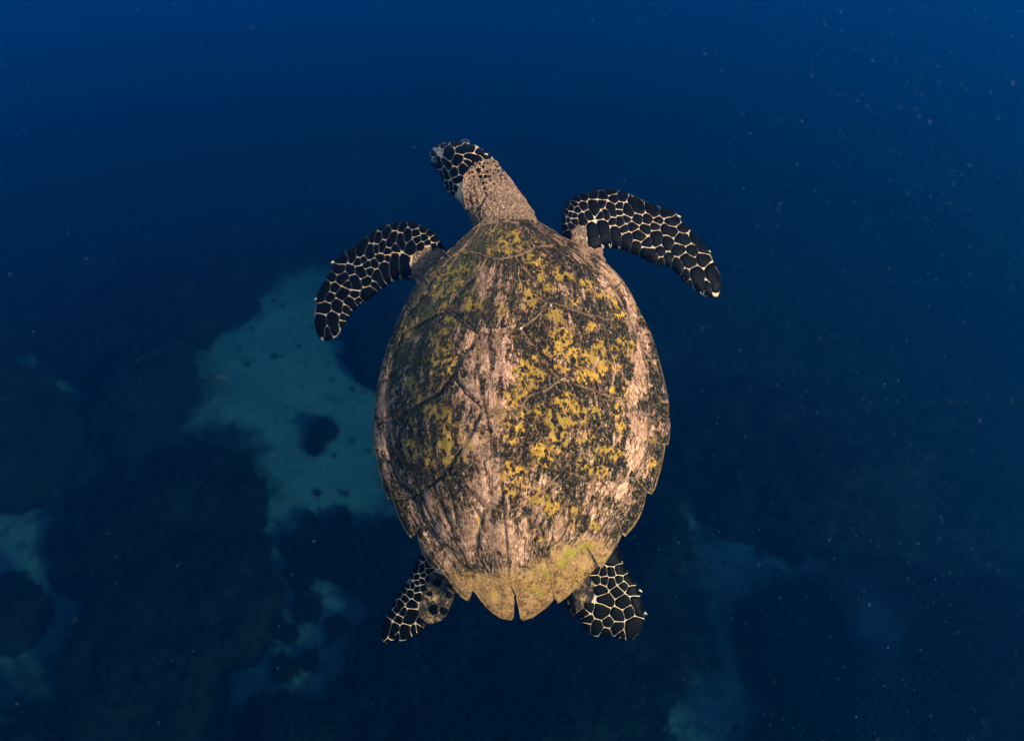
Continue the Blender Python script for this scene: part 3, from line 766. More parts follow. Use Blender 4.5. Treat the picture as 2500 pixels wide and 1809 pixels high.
# fuzzy algae turf on the rear plates
tr = np.random.default_rng(12)
tu, tv_ = tr.uniform(1080, 1500, 14000), tr.uniform(1320, 1514, 14000)
keep = (tr.random(14000) < blobs(tu, tv_, TURF) * 0.9 - 0.35) & inside(np.stack([tu, tv_], 1), OUT)
tu, tv_ = tu[keep], tv_[keep]
n_ = len(tu)
tz = dome(tu, tv_) + 0.0025
tL = tr.uniform(1.2, 3.6, n_); ta = tr.normal(1.4, 0.8, n_); tw = tr.uniform(0.35, 0.7, n_)
q_ = np.stack([P(tu - tw, tv_, tz), P(tu + tw, tv_, tz), P(tu, tv_ + tw, tz + 0.0003), P(tu + tL * np.cos(ta), tv_ + tL * np.sin(ta), tz + tr.uniform(0.0012, 0.0032, n_))], 1)
fv = q_.reshape(-1, 3)
ff_ = [f for k in range(0, 4 * n_, 4) for f in ((k, k + 3, k + 1), (k + 1, k + 3, k + 2), (k + 2, k + 3, k))]
at = mesh_obj('algae_turf', fv, ff_, M_TURF, carapace)
at['kind'] = 'stuff'

# white lime flecks on the shell
for (u, v, r) in [(1344, 746, 4.2), (1271, 801, 4.6), (1543, 1171, 2.6), (1370, 926, 2.4), (1172, 1030, 2.4)]:
    z = float(dome(np.array([u]), np.array([v]))[0])
    vs = [P(u + r * .3 * math.cos(a), v + r * .3 * math.sin(a), z + .006) for a in np.linspace(0, 2 * math.pi, 7)[:-1]]
    vs += [P(u + r * random.uniform(.5, 1.6) * math.cos(a), v + r * random.uniform(.5, 1.6) * math.sin(a), z + .0005) for a in np.linspace(0, 2 * math.pi, 7)[:-1]]
    mesh_obj('barnacle', vs, [tuple(range(5, -1, -1))] + [(k, (k + 1) % 6, 6 + (k + 1) % 6, 6 + k) for k in range(6)], M_BARN, carapace)

# ------------------------------------------------------------------ body: one continuous skin
Z2 = lambda l: [(1340 + x / 4.93, 440 + y / 4.93) for x, y in l]
Z3 = lambda l: [(740 + x / 4.826, 520 + y / 4.826) for x, y in l]
Z8 = lambda l: [(900 + x / 3.15, 1300 + y / 3.15) for x, y in l]
Z1 = lambda l: [(1000 + x / 5.67, 320 + y / 5.67) for x, y in l]
FR = Z2([(165,650),(160,560),(165,440),(185,340),(230,270),(300,205),(380,165),(480,140),(600,122),(720,113),(830,122),(950,160),(1050,205),(1140,245),(1240,285),(1330,315),(1480,372),(1560,415),(1575,455),(1590,490),(1660,560),(1700,600),(1790,700),(1870,790),(1925,840),(1945,890),(1975,960),(2010,1040),(2050,1110),(2075,1190),(2085,1260),(2070,1330),(2040,1395),(2015,1412),(1980,1400),(1900,1405),(1860,1392),(1810,1365),(1740,1310),(1690,1270),(1620,1205),(1560,1140),(1500,1085),(1440,1045),(1380,1030),(1330,1015),(1270,1010),(1180,970),(1080,910),(980,870),(920,850),(850,830),(760,815),(690,812),(640,830),(655,900),(690,985),(600,1150),(300,1150),(100,900)])
FL = Z3([(135,1190),(130,1270),(150,1370),(180,1440),(215,1505),(250,1500),(300,1505),(340,1485),(390,1465),(430,1420),(460,1340),(490,1300),(530,1230),(580,1155),(640,1095),(700,1055),(740,1045),(800,1000),(870,935),(920,895),(980,860),(1010,835),(1070,805),(1130,780),(1200,782),(1260,787),(1320,765),(1350,850),(1500,1000),(1750,750),(1690,460),(1660,410),(1620,340),(1560,260),(1480,190),(1400,145),(1300,110),(1180,105),(1100,110),(1030,125),(960,145),(870,190),(790,240),(720,300),(640,355),(560,400),(490,460),(420,520),(360,560),(340,600),(345,630),(330,680),(280,750),(250,810),(210,890),(170,970),(150,1020),(150,1060),(150,1100)])
RL = Z8([(390,165),(370,230),(340,300),(300,360),(260,430),(215,500),(180,580),(130,650),(105,720),(95,790),(110,840),(130,855),(160,830),(200,825),(230,833),(280,830),(330,800),(380,765),(430,730),(500,690),(560,680),(600,640),(630,570),(660,500),(670,450),(690,380),(740,250),(600,100),(450,90)])
RR_ = Z8([(1915,95),(1940,180),(1970,260),(2010,330),(2060,400),(2085,450),(2090,490),(2108,540),(2125,620),(2122,660),(2115,710),(2080,770),(2040,815),(1990,835),(1930,815),(1870,795),(1840,805),(1800,795),(1750,800),(1700,780),(1670,740),(1640,700),(1620,645),(1590,645),(1540,610),(1510,560),(1505,510),(1480,400),(1450,250),(1600,60),(1800,40)])

def lerp_along(u, v, p0, p1, z0, z1):
    d = np.array(p1, float) - np.array(p0, float)
    t = ((u - p0[0]) * d[0] + (v - p0[1]) * d[1]) / (d @ d)
    t = np.clip(t, -0.3, 1.2)
    return z0 + (z1 - z0) * t, np.clip(t, 0, 1)

BV, BF = [], []
def add_part(verts, faces):
    k = len(BV)
    BV.extend([tuple(map(float, p)) for p in verts]); BF.extend([tuple(i + k for i in f) for f in faces])

def flipper(poly, p0, p1, z0, z1, t0, t1, w):
    xy, fs, bd = fill(poly, 6.0)
    d = segdist(xy, poly)
    zc, t = lerp_along(xy[:, 0], xy[:, 1], p0, p1, z0, z1)
    T = t0 + (t1 - t0) * t
    q = 1 - np.minimum(d / w, 1)
    th = 0.0022 + T * np.sqrt(np.maximum(0, 1 - q * q))
    n = len(xy)
    up = P(xy[:, 0], xy[:, 1], zc + th); dn = P(xy[:, 0], xy[:, 1], zc - th)
    lk = {(round(p[0], 2), round(p[1], 2)): i for i, p in enumerate(xy)}
    bl = [lk.get((round(p[0], 2), round(p[1], 2))) for p in bd]; bl = [i for i in bl if i is not None]
    f = list(fs) + [tuple(i + n for i in g[::-1]) for g in fs]
    for k in range(len(bl)):
        i, j = bl[k], bl[(k + 1) % len(bl)]
        f.append((j, i, i + n, j + n))
    add_part(np.concatenate([up, dn]), f)

flipper(FR, (1420, 590), (1750, 715), -0.030, -0.085, 0.017, 0.005, 38)
flipper(FL, (1050, 640), (790, 820), -0.045, -0.110, 0.017, 0.005, 38)
flipper(RL, (1100, 1400), (940, 1560), -0.040, -0.075, 0.014, 0.004, 34)
flipper(RR_, (1430, 1400), (1530, 1550), -0.035, -0.060, 0.014, 0.004, 34)

# torso under the shell
tv, tf = [], []
NU, NV = 40, 20
for j in range(NV + 1):
    ph = math.pi * j / NV
    for i in range(NU):
        th = 2 * math.pi * i / NU
        ru_ = 258 * (1 if math.cos(th) > 0 else 0.97); 
        tv.append(P(1250 + ru_ * math.sin(ph) * math.cos(th), 985 + 415 * math.sin(ph) * math.sin(th), -0.005 + (0.055 if ph < math.pi / 2 else 0.075) * math.cos(ph)))
for j in range(NV):
    for i in range(NU):
        a = j * NU + i; b = j * NU + (i + 1) % NU
        tf.append((a, b, b + NU, a + NU))
add_part(tv, tf)

# neck and head: rings (u, v, dir, half width px, z, half depth m)
HEADR = [((1262,640),(-.2,-1),84,-.030,.040),((1240,575),(-.28,-1),79,-.038,.044),((1231,543),(-.35,-1),76,-.042,.046),((1216,514),(-.5,-1),71.5,-.042,.047),((1201,489),(-.55,-1),68,-.040,.048),
         ((1184,464),(-.6,-1),66,-.037,.049),((1163,440),(-.75,-1),67,-.035,.051),((1144,420),(-.85,-.8),66,-.033,.053),((1126,405),(-.86,-.6),61,-.034,.051),((1108,393),(-.86,-.5),54,-.037,.047),
         ((1092,385),(-.88,-.45),44,-.041,.042),((1078,380),(-.9,-.35),34,-.045,.037),((1066,377),(-.95,-.2),25,-.050,.031),((1057,379),(-1,0),17,-.056,.024),((1051,384),(-1,.2),9,-.062,.014)]
NS = 28
hv, hf = [], []
for (c, d, w, zc, dz) in HEADR:
    L = math.hypot(*d); px, py = -d[1] / L, d[0] / L
    for i in range(NS):
        a = 2 * math.pi * i / NS
        ca, sa = math.cos(a), math.sin(a)
        # flattened crown
        sa2 = math.copysign(abs(sa) ** 0.9, sa)
        hv.append(P(c[0] + px * w * ca, c[1] + py * w * ca, zc + dz * sa2))
for r in range(len(HEADR) - 1):
    for i in range(NS):
        a = r * NS + i; b = r * NS + (i + 1) % NS
        hf.append((a, b, b + NS, a + NS))
hf.append(tuple(range(NS - 1, -1, -1))); hf.append(tuple((len(HEADR) - 1) * NS + i for i in range(NS)))
add_part(hv, hf)
# brow ridges and lower jaw
def ball(u, v, z, ru, rv, rz, rot=0.0, n=14):
    vs, fs = [], []
    c, s = math.cos(rot), math.sin(rot)
    for j in range(n + 1):
        ph = math.pi * j / n
        for i in range(2 * n):
            th = math.pi * i / n
            x, y = ru * math.sin(ph) * math.cos(th), rv * math.sin(ph) * math.sin(th)
            vs.append(P(u + x * c - y * s, v + x * s + y * c, z + rz * math.cos(ph)))
    for j in range(n):
        for i in range(2 * n):
            a = j * 2 * n + i; b = j * 2 * n + (i + 1) % (2 * n)
            fs.append((a, b, b + 2 * n, a + 2 * n))
    return vs, fs
add_part(*ball(1134, 357, -.045, 16, 9, .018, .3))
add_part(*ball(1073, 398, -.050, 14, 16, .020, .5))
add_part(*ball(1108, 455, -.060, 30, 20, .034, .9))

tmp = bpy.data.meshes.new('tmp'); tmp.from_pydata(BV, [], BF); tmp.update()
to = bpy.data.objects.new('tmp', tmp); COL.objects.link(to)
rm = to.modifiers.new('r', 'REMESH'); rm.mode = 'VOXEL'; rm.voxel_size = 0.0026; rm.use_smooth_shade = True
sm = to.modifiers.new('s', 'SMOOTH'); sm.factor = 0.5; sm.iterations = 3
dg = bpy.context.evaluated_depsgraph_get()
bme = bpy.data.meshes.new_from_object(to.evaluated_get(dg))
bpy.data.objects.remove(to); bpy.data.meshes.remove(tmp)
bme.name = 'body'
nv = len(bme.vertices)
co = np.zeros(nv * 3, np.float32); bme.vertices.foreach_get('co', co); co = co.reshape(-1, 3).astype(float)
no = np.zeros(nv * 3, np.float32); bme.vertices.foreach_get('normal', no); no = no.reshape(-1, 3).astype(float)
PU = 1250 + co[:, 0] * F / (D - co[:, 2]); PV = 904.5 - co[:, 1] * F / (D - co[:, 2])
pp = np.stack([PU, PV], 1)
NECK = Z1([(760,640),(790,560),(830,470),(900,410),(1020,380),(1200,390),(1300,500),(1800,1200),(1850,1500),(800,1500),(750,1050),(735,950)])
sdn = np.where(inside(pp, NECK), 1, -1) * segdist(pp, NECK)
wart = 1 / (1 + np.exp(-sdn / 3.0))
SHL = Z3([(1300,430),(1500,400),(1640,430),(1800,700),(1450,900),(1340,780),(1250,800),(1130,790),(1150,740),(1280,700)])
SHR = Z2([(170,650),(250,560),(300,520),(430,530),(450,640),(450,750),(640,790),(720,1000),(600,1250),(100,1000)])
for pl in (SHL, SHR):
    s_ = np.where(inside(pp, pl), 1, -1) * segdist(pp, pl)
    wart = np.maximum(wart, 1 / (1 + np.exp(-s_ / 3.0)))
BRL = Z8([(470,290),(560,320),(700,420),(680,520),(600,680),(410,730),(375,620),(400,520),(425,400)])
BRR = Z8([(1690,300),(1740,420),(1730,500),(1700,560),(1600,650),(1480,650),(1480,400),(1560,250)])
brown = np.zeros(nv)
for pl in (BRL, BRR):
    s_ = np.where(inside(pp, pl), 1, -1) * segdist(pp, pl)
    brown = np.maximum(brown, 1 / (1 + np.exp(-s_ / 4.0)))
lead = np.full(nv, 1e9)
for pl in (FR[1:33], FL[30:], RL[:10], RR_[1:17]):
    lead = np.minimum(lead, segdist(pp, pl, False))
lead = np.exp(-(lead / 2.6) ** 2)
amp = np.maximum(wart, brown * 0.7)
sel = amp > 0.05
disp = np.zeros(nv)
disp[sel] = amp[sel] * (0.0016 * fbm(co[sel] * 70, 3, 21) + 0.0018 * fbm(co[sel] * 210, 2, 31))
fold = np.exp(-(np.abs(segdist(pp, Z1([(760,640),(745,800),(755,950),(790,1060)]), False)) / 4.0) ** 2) * 0.005
fold2 = np.exp(-(np.abs(segdist(pp, Z1([(830,640),(825,850),(850,1020)]), False)) / 3.0) ** 2) * -0.003
fold3 = np.exp(-(np.abs(segdist(pp, Z1([(1060,830),(1000,1000),(900,1130)]), False)) / 3.0) ** 2) * -0.004
front = no[:, 2] > 0
disp = disp + np.where(front, fold + fold2 + fold3, 0) * (PV > 420) * (PV < 520)
co = co + no * disp[:, None]
bme.vertices.foreach_set('co', co.astype(np.float32).ravel())
for nm, arr in (('wart', wart), ('brown', brown), ('lead', lead)):
    at = bme.attributes.new(nm, 'FLOAT', 'POINT'); at.data.foreach_set('value', arr.astype(np.float32))
bme.update()
bme.polygons.foreach_set('use_smooth', [True] * len(bme.polygons))
bme.materials.clear(); bme.materials.append(M_SKIN)
body = bpy.data.objects.new('body', bme); COL.objects.link(body); body.parent = turtle
body['label'] = 'cream-lined neck, head and four flippers of the turtle'
tree = BVHTree.FromPolygons([Vector(c) for c in co], [tuple(p.vertices) for p in bme.polygons])

def on_body(u, v, depth=None):
    d = (Vector(P(u, v, 0.0)) - EYE_L).normalized()
    h = tree.ray_cast(EYE_L, d, 3.0)
    if h[0] is not None and (depth is None or abs(h[3] - depth) < 0.06): return h[0], h[1]
    q = EYE_L + d * (depth + 0.006 if depth else D + 0.05)
    h = tree.find_nearest(q)
    return h[0], h[1]

# ------------------------------------------------------------------ scales
def seg_d(pts, s):
    a = np.array(s[0:2], float); b = np.array(s[2:4], float); d = b - a
    L2 = max(d @ d, 1e-9)
    t = np.clip(((pts - a) @ d) / L2, 0, 1)
    return np.hypot(*(pts - (a + t[:, None] * d)).T)

def scale_field(seeds, voids, outline, gap, edge, rmax, nang=26, rise=0.0015, maxr=None, name='scale'):
    """seeds: (x,y) or (x0,y0,x1,y1) or (x0,y0,x1,y1,weight); cells meet half way, leaving the pale skin between them"""
    S = [(s[0], s[1], s[0], s[1], 0) if len(s) == 2 else (tuple(s) + (0,))[:5] for s in seeds]
    V = [(s[0], s[1], s[0], s[1], 0) for s in voids]
    al = S + V
    out = []
    for k, s in enumerate(S):
        c = np.array([(s[0] + s[2]) / 2, (s[1] + s[3]) / 2])
        rs = np.arange(1.0, rmax, 0.75)
        angs = np.linspace(0, 2 * math.pi, nang, endpoint=False) + k * 0.37
        pts = np.concatenate([c + rs[:, None] * np.array([math.cos(t), math.sin(t)]) for t in angs])
        d1 = seg_d(pts, s) - s[4]
        ok = np.ones(len(pts), bool)
        for j, o in enumerate(al):
            if j == k: continue
            if math.hypot((o[0] + o[2]) / 2 - c[0], (o[1] + o[3]) / 2 - c[1]) > 2.5 * rmax: continue
            ok &= (seg_d(pts, o) - o[4] - d1) > 2 * gap
        if outline is not None:
            ok &= inside(pts, outline) | (segdist(pts, outline) < 3.2)
        if maxr: ok &= d1 < maxr
        ok = ok.reshape(nang, len(rs))
        first = np.where(ok.all(1), len(rs) - 1, np.argmin(ok, 1))
        r = rs[np.maximum(first - 1, 0)]
        if r.mean() < 2.0: continue
        r = np.maximum(r, 1.2)
        r = 0.92 * r + 0.04 * np.roll(r, 1) + 0.04 * np.roll(r, -1)
        poly = [(c[0] + q * math.cos(t), c[1] + q * math.sin(t)) for q, t in zip(r, angs)]
        build_scale(poly, c, rise, name)

def build_scale(poly, c, rise, name):
    n = len(poly)
    vs = []
    nrm = []
    dep = (on_body(*c)[0] - EYE_L).length
    for (u, v) in poly:
        p, nn = on_body(u, v, dep)
        vs.append(p - nn * 0.0016)
        nrm.append((p, nn))
    for (p, nn) in nrm: vs.append(p + nn * rise * 0.70)
    for (u, v) in poly:
        p, nn = on_body(c[0] + (u - c[0]) * 0.72, c[1] + (v - c[1]) * 0.72, dep)
        vs.append(p + nn * rise)
    p, nn = on_body(*c)
    vs.append(p + nn * rise)
    fs = []
    for r in range(2):
        for k in range(n):
            a, b = r * n + k, r * n + (k + 1) % n
            fs.append((b, a, a + n, b + n))
    for k in range(n): fs.append((2 * n + (k + 1) % n, 2 * n + k, 3 * n))
    mesh_obj(name, vs, fs, M_SCALE, body)

def zs(lst, ox, oy, s):
    out = []
    for t in lst:
        q = [ (ox if i % 2 == 0 else oy) + t[i] / s for i in range(min(len(t), 4)) ]
        if len(t) == 5: q.append(t[4] / s)
        out.append(tuple(q))
    return out

S_FR = zs([(330,232),(420,195),(535,180),(650,195),(725,128,760,128),(780,230),(880,200),(1010,260,1100,350),(1210,330,1280,400),(1390,400,1470,400),(1450,500,1530,480),(1610,580),(1740,680,1880,820),(1860,950),(1990,1080,2000,1320,10),(1750,1130,1810,1310,10),(1920,1280,1930,1360),
  (310,288),(270,335),(410,320),(530,290,560,380),(645,285),(730,310,780,410),(845,385),(930,340,960,410),(1065,470),(1190,470),(1315,490),(1400,580,1500,640),(1570,690,1650,720),(1720,840),
  (345,362),(390,440,410,500),(475,425),(208,405),(258,420),(310,430),(225,480),(310,497),(270,550),(200,580),(225,640),(200,480),(185,420),(690,400,700,440),(630,430),(770,490),(850,480,860,520),(935,460),(1005,565),(1160,595),(1285,555),(1295,660,1290,730),(1435,730,1440,800),(1520,840,1580,850),(1640,940,1690,1000),
  (1530,1000,1570,1090),(1440,920,1430,990),(1350,865),(1350,985),(1640,1130,1650,1180),(1690,1240),
  (510,580,560,760,8),(645,530,700,740,8),(800,610,815,760,6),(945,690,920,800,6),(1055,790,1040,850),(1160,870,1260,930,8),(905,590),(1060,660,1110,680),(1180,760),(855,330),(215,300)], 1340, 440, 4.93)
V_FR = zs([(330,640),(400,700),(400,600),(500,880),(600,880)], 1340, 440, 4.93)
scale_field(S_FR, V_FR, FR, 0.55, 0.3, 45, 24, 0.0021)

S_FL = zs([(195,1260,215,1420,8),(370,1220,370,1390,8),(293,1400,297,1460),(470,1310),(485,1230),(215,1120,280,1110),(390,1070,410,1140),(520,1150),(560,1040,590,1090),(320,1000),(450,960,500,920),(275,850,205,1000),(380,880),(335,760),(450,790,490,750),(390,650,440,670),(565,680),(670,680,710,720),(600,780,630,860),(530,855),(750,800),(730,980,810,930,8),
  (615,965),(655,1040),(790,690),(860,860),(870,730,930,820,6),(965,620,985,780,6),(1070,530,1070,720,6),(1200,560,1220,700,4),(420,550,480,520),(550,460,590,530),(740,330,670,480),(650,570),(715,555),(760,610),(840,600),(800,410,780,500),(865,420),(920,540),(935,370,935,420),(995,450),(830,230,810,310),(890,270,885,320),(930,172),(990,215,970,260),(1080,270,1020,370),(1090,155),(1170,180),
  (1150,290,1155,370),(1240,230,1230,300),(1090,410),(1280,370,1270,440),(1300,155),(1325,240),(1425,190),(1350,320),(1435,300),(1395,385),(1465,355),(1500,240),(1550,310),(1540,400),(1620,395),(1005,540),(400,510)], 740, 520, 4.826)
V_FL = zs([(1350,520),(1450,500),(1550,480),(1310,600),(1330,720),(1420,600),(1480,420),(1600,460)], 740, 520, 4.826)
scale_field(S_FL, V_FL, FL, 0.55, 0.3, 45, 24, 0.0021)

S_RL = zs([(405,190),(410,260,410,290),(452,250),(380,235,358,290),(368,345),(330,335),(425,325),(455,298),(455,350),(303,410),(340,408),(375,385),(410,375),(275,447),(315,465),(375,430),(420,425),(240,475),(275,505),(385,490),(240,540,225,590),(335,555),(200,545),(180,635),(230,670),(330,620,305,680,6),(145,690,120,800,4),(205,720,180,800),(290,730,270,800,6),(350,740),(385,735),(410,690),(265,610),(150,835),(220,800),(300,360)], 900, 1300, 3.15)
V_RL = zs([(470,400),(440,480),(430,560),(440,650),(480,340)], 900, 1300, 3.15)
scale_field(S_RL, V_RL, RL, 0.60, 0.3, 40)
S_RR = zs([(1870,220,1930,190),(1925,285,1960,290),(1865,300),(1803,305),(1750,287),(1990,350,2020,370),(1930,365),(1870,385),(1812,368),(1753,365),(1955,405),(1915,450),(2030,445,2060,460),(1780,440,1780,440,6),(1800,515,1830,515),(1965,530,1965,530,6),(2055,510,2085,610),(1780,590,1790,610,8),(2010,605),(1910,635),(1655,620),(1695,570),(2060,690,2010,780,6),(1905,735,1905,735,6),(1755,725,1755,725,8),(1680,670),(1670,720),(1825,770),(1945,790),(1845,690),(1550,530,1570,570)], 900, 1300, 3.15)
V_RR = zs([(1640,480),(1650,400),(1700,500),(1620,560),(1700,400)], 900, 1300, 3.15)
scale_field(S_RR, V_RR, RR_, 0.60, 0.3, 40)
# brown leathery plates on the left hind flipper
for (u, v, r) in [(530, 385, 30), (500, 590, 40), (575, 600, 34), (620, 480, 26), (470, 470, 22)]:
    U, V_ = 900 + u / 3.15, 1300 + v / 3.15
    build_scale([(U + r / 3.15 * random.uniform(.8, 1.1) * math.cos(t), V_ + r / 3.15 * random.uniform(.8, 1.1) * math.sin(t)) for t in np.linspace(0, 2 * math.pi, 15)[:-1]], (U, V_), .0012, 'scale')

HEAD = Z1([(285,400),(320,290),(370,200),(430,160),(560,165),(720,155),(810,180),(930,240),(1110,340),(1150,370),(1020,385),(900,415),(830,480),(790,560),(760,640),(745,760),(740,900),(690,960),(620,900),(560,840),(490,770),(430,670),(400,590),(340,480)])
S_HD = zs([(545,235,545,345,20),(440,200,520,188),(590,185,680,185),(690,250,880,262,10),(660,405,660,405,25),(820,350,950,385,6),(920,280,1090,345),(490,420,540,510),(610,575,610,575,16),(750,500,745,560,10),(630,705,710,670),(470,530,510,640),(430,550,450,670),(505,730,525,780),(572,735,590,800),(622,770,640,815),(600,862),(800,440),(400,190),(345,410,410,500,22),(410,560,405,545),(330,335),(300,385)], 1000, 320, 5.67)
V_HD = zs([(410,275),(700,830),(660,900),(720,750),(800,620)], 1000, 320, 5.67)
scale_field(S_HD, V_HD, HEAD, 0.55, 0.0, 34, 26, 0.0012)
def dots(lst, ox, oy, s):
    for (x, y, r) in lst:
        U, V_, q = ox + x / s, oy + y / s, r / s
        build_scale([(U + q * random.uniform(.85, 1.1) * math.cos(t), V_ + q * random.uniform(.85, 1.1) * math.sin(t)) for t in np.linspace(0, 2 * math.pi, 11)[:-1]], (U, V_), .0010, 'scale')
dots([(955,545,36),(1020,500,22),(870,572,20),(985,640,26),(1050,632,26),(1020,722,22),(1080,565,19),(890,630,18),(820,665,16),(1110,630,16),(1120,540,13),(1060,720,13),(1115,685,16),(1160,735,14),(890,790,15),(1045,795,15),(1050,860,12),
      (890,890,13),(1130,850,12),(1230,555,18),(1290,560,14),(1260,625,15),(1215,500,15),(1265,665,12),(1325,650,13),(930,425,20),(970,455,16),(1040,450,15),(1085,455,14),(1125,450,13),(1165,430,13),(870,460,28),(905,490,14),(830,495,15),(828,580,15),(985,412,16),(1190,480,14),(1240,480,12),(1190,540,12),(1170,600,12),(405,262,9),(440,285,9),(378,268,8),(448,262,9)], 1000, 320, 5.67)

# eyes
for (u, v, z, r, lb) in [(1067, 396, -.031, .0125, 'left eye, dark and wet'), (1136, 353, -.036, .0105, 'right eye seen from behind, dark')]:
    c = Vector(P(u, v, z))
    vs, fs = [], []
    n = 8
    for j in range(n + 1):
        ph = math.pi * j / n
        for i in range(2 * n):
            th = math.pi * i / n
            vs.append(c + Vector((1.15 * r * math.sin(ph) * math.cos(th), r * math.sin(ph) * math.sin(th), r * math.cos(ph))))
    for j in range(n):
        for i in range(2 * n):
            a = j * 2 * n + i; b = j * 2 * n + (i + 1) % (2 * n)
            fs.append((a, a + 2 * n, b + 2 * n, b))
    e = mesh_obj('eye', vs, fs, M_EYE, body); e['label'] = lb

# claws
def claw(base, tip, w):
    (u0, v0), (u1, v1) = base, tip
    pin, _ = on_body(u0, v0); dp = (pin - EYE_L).length
    um, vm = u0 * .45 + u1 * .55, v0 * .45 + v1 * .55
    p0 = EYE_L + (Vector(P(um, vm, 0.0)) - EYE_L).normalized() * (dp + 0.003); p1 = Vector(P(u1, v1, 0.0))
    dd = (p1 - EYE_L).normalized(); p1 = EYE_L + dd * (dp + 0.004)
    ax = (p1 - p0).normalized(); e = ax.orthogonal().normalized(); g = ax.cross(e)
    vs, fs = [], []
    for j, (t, s) in enumerate([(-.2, .55), (.1, .9), (.5, .7), (.85, .35)]):
        for i in range(8):
            a = math.pi * i / 4
            vs.append(p0 + (p1 - p0) * t + (e * math.cos(a) + g * math.sin(a)) * w * s)
    vs.append(p1)
    for j in range(3):
        for i in range(8):
            fs.append((j * 8 + i, j * 8 + (i + 1) % 8, j * 8 + 8 + (i + 1) % 8, j * 8 + 8 + i))
    for i in range(8): fs.append((24 + i, 24 + (i + 1) % 8, 32))
    fs.append(tuple(range(7, -1, -1)))
    mesh_obj('claw', vs, fs, M_CLAW, body)
for b, t, w in [((1490, 410), (1592, 446), 15), ((1885, 830), (1952, 868), 10)]:
    B_, T_ = Z2([b])[0], Z2([t])[0]; claw(B_, T_, w / 4.93 * D / F)
for b, t, w in [((395, 560), (326, 590), 14), ((190, 985), (134, 1025), 10)]:
    B_, T_ = Z3([b])[0], Z3([t])[0]; claw(B_, T_, w / 4.826 * D / F)
for b, t, w in [((2050, 420), (2106, 456), 9), ((2095, 590), (2142, 630), 8)]:
    B_, T_ = Z8([b])[0], Z8([t])[0]; claw(B_, T_, w / 3.15 * D / F)

# ------------------------------------------------------------------ small fish over the sand
def fish(u, v, dist, length, heading, label):
    root = bpy.data.objects.new('reef_fish', None); COL.objects.link(root)
    root.location = CAM + px_ray(u, v) * dist
    root.rotation_euler = (0.2, 0, heading)
    tag(root, label, 'fish', 'small fish over the sand')
    vs, fs = [], []
    prof = [(-.38, .03, .05), (-.25, .06, .11), (-.05, .09, .17), (.15, .10, .19), (.32, .08, .14), (.44, .045, .075), (.5, .012, .02)]
    for x, w, h in prof:
        for i in range(12):
            a = math.pi * i / 6
            vs.append((x * length, w * math.cos(a) * length, h * math.sin(a) * length))
    for r in range(len(prof) - 1):
        for i in range(12):
            fs.append((r * 12 + i, r * 12 + (i + 1) % 12, r * 12 + 12 + (i + 1) % 12, r * 12 + 12 + i))
    fs += [tuple(range(11, -1, -1)), tuple(len(vs) - 12 + i for i in range(12))]
    mesh_obj('body', vs, fs, M_FISH, root)
    def fin(name, pts, th=0.006):
        n = len(pts)
        q = [(x * length, th * length, z * length) for x, z in pts] + [(x * length, -th * length, z * length) for x, z in pts]
        mesh_obj(name, q, [tuple(range(n)), tuple(range(2 * n - 1, n - 1, -1))] + [(k, k + n, (k + 1) % n + n, (k + 1) % n) for k in range(n)], M_FISH, root, False)
    fin('tail', [(-.36, .03), (-.55, .17), (-.50, 0), (-.55, -.17), (-.36, -.03)])
    fin('dorsal_fin', [(.2, .16), (.05, .27), (-.15, .22), (-.27, .10), (-.1, .12)])
    fin('anal_fin', [(.0, -.16), (-.15, -.24), (-.27, -.10), (-.12, -.12)])
fish(531, 925, 7.0, 0.17, 0.45, 'small dark fish alone over the bright sand left of the shell')

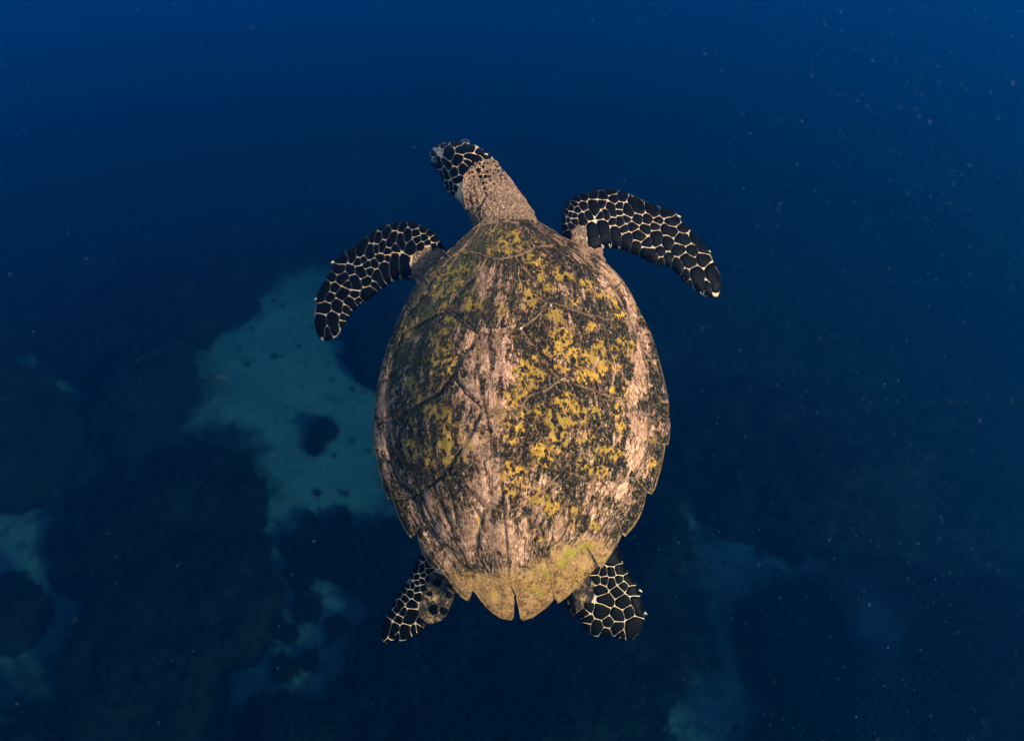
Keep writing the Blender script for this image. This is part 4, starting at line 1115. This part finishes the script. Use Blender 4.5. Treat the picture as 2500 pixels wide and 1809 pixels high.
# ------------------------------------------------------------------ water
GZMIN = float(gz.min())
hb = [(-75, -45, GZMIN - 1.0), (75, -45, GZMIN - 1.0), (75, 95, GZMIN - 1.0), (-75, 95, GZMIN - 1.0), (-75, -45, CAM.z + 0.12), (75, -45, CAM.z + 0.12), (75, 95, CAM.z + 0.12), (-75, 95, CAM.z + 0.12)]
hfc = [(3, 2, 1, 0), (4, 5, 6, 7), (0, 1, 5, 4), (1, 2, 6, 5), (2, 3, 7, 6), (3, 0, 4, 7)]
t = NT('sea_water')
pv = t.n('ShaderNodeVolumePrincipled')
pv.inputs['Color'].default_value = (0.0002, 0.058, 0.235, 1)
pv.inputs['Absorption Color'].default_value = (0.05, 0.365, 0.57, 1)
pv.inputs['Density'].default_value = 0.20
pv.inputs['Anisotropy'].default_value = 0.70
t.t.links.new(pv.outputs[0], t.out.inputs['Volume'])
haze = mesh_obj('haze', hb, hfc, t.m, None, False)
tag(haze, 'deep blue sea water around the turtle and the reef', None, None, 'stuff')

# drifting specks in the water
sv, sf = [], []
rs_ = random.Random(3)
for k in range(3000):
    right = rs_.random() < 0.84
    u = rs_.triangular(1350, 2540, 2250) if right else rs_.uniform(-30, 2530)
    v = rs_.uniform(-30, 1840)
    dist = rs_.uniform(0.8, 1.4) if rs_.random() < 0.5 else rs_.uniform(1.4, 3.2)
    c = CAM + px_ray(u, v) * dist
    s = (10 ** rs_.uniform(-4.1, -3.58)) * (0.5 + 0.5 * dist)
    if rs_.random() < 0.03: s *= 1.9
    ax = Vector((rs_.gauss(0.1, .5), rs_.gauss(0.5, .4), rs_.gauss(0.6, .4))).normalized()
    e = ax.orthogonal().normalized(); g = ax.cross(e)
    el = rs_.uniform(1.0, 2.4)
    i = len(sv)
    sv += [c + ax * s * el, c - ax * s * el, c + e * s, c - e * s, c + g * s, c - g * s]
    sf += [(i, i + 2, i + 4), (i, i + 4, i + 3), (i, i + 3, i + 5), (i, i + 5, i + 2), (i + 1, i + 4, i + 2), (i + 1, i + 3, i + 4), (i + 1, i + 5, i + 3), (i + 1, i + 2, i + 5)]
snow = mesh_obj('marine_snow', sv, sf, M_SNOW)
tag(snow, 'tiny pale specks drifting in the water, thickest on the right', None, None, 'stuff')
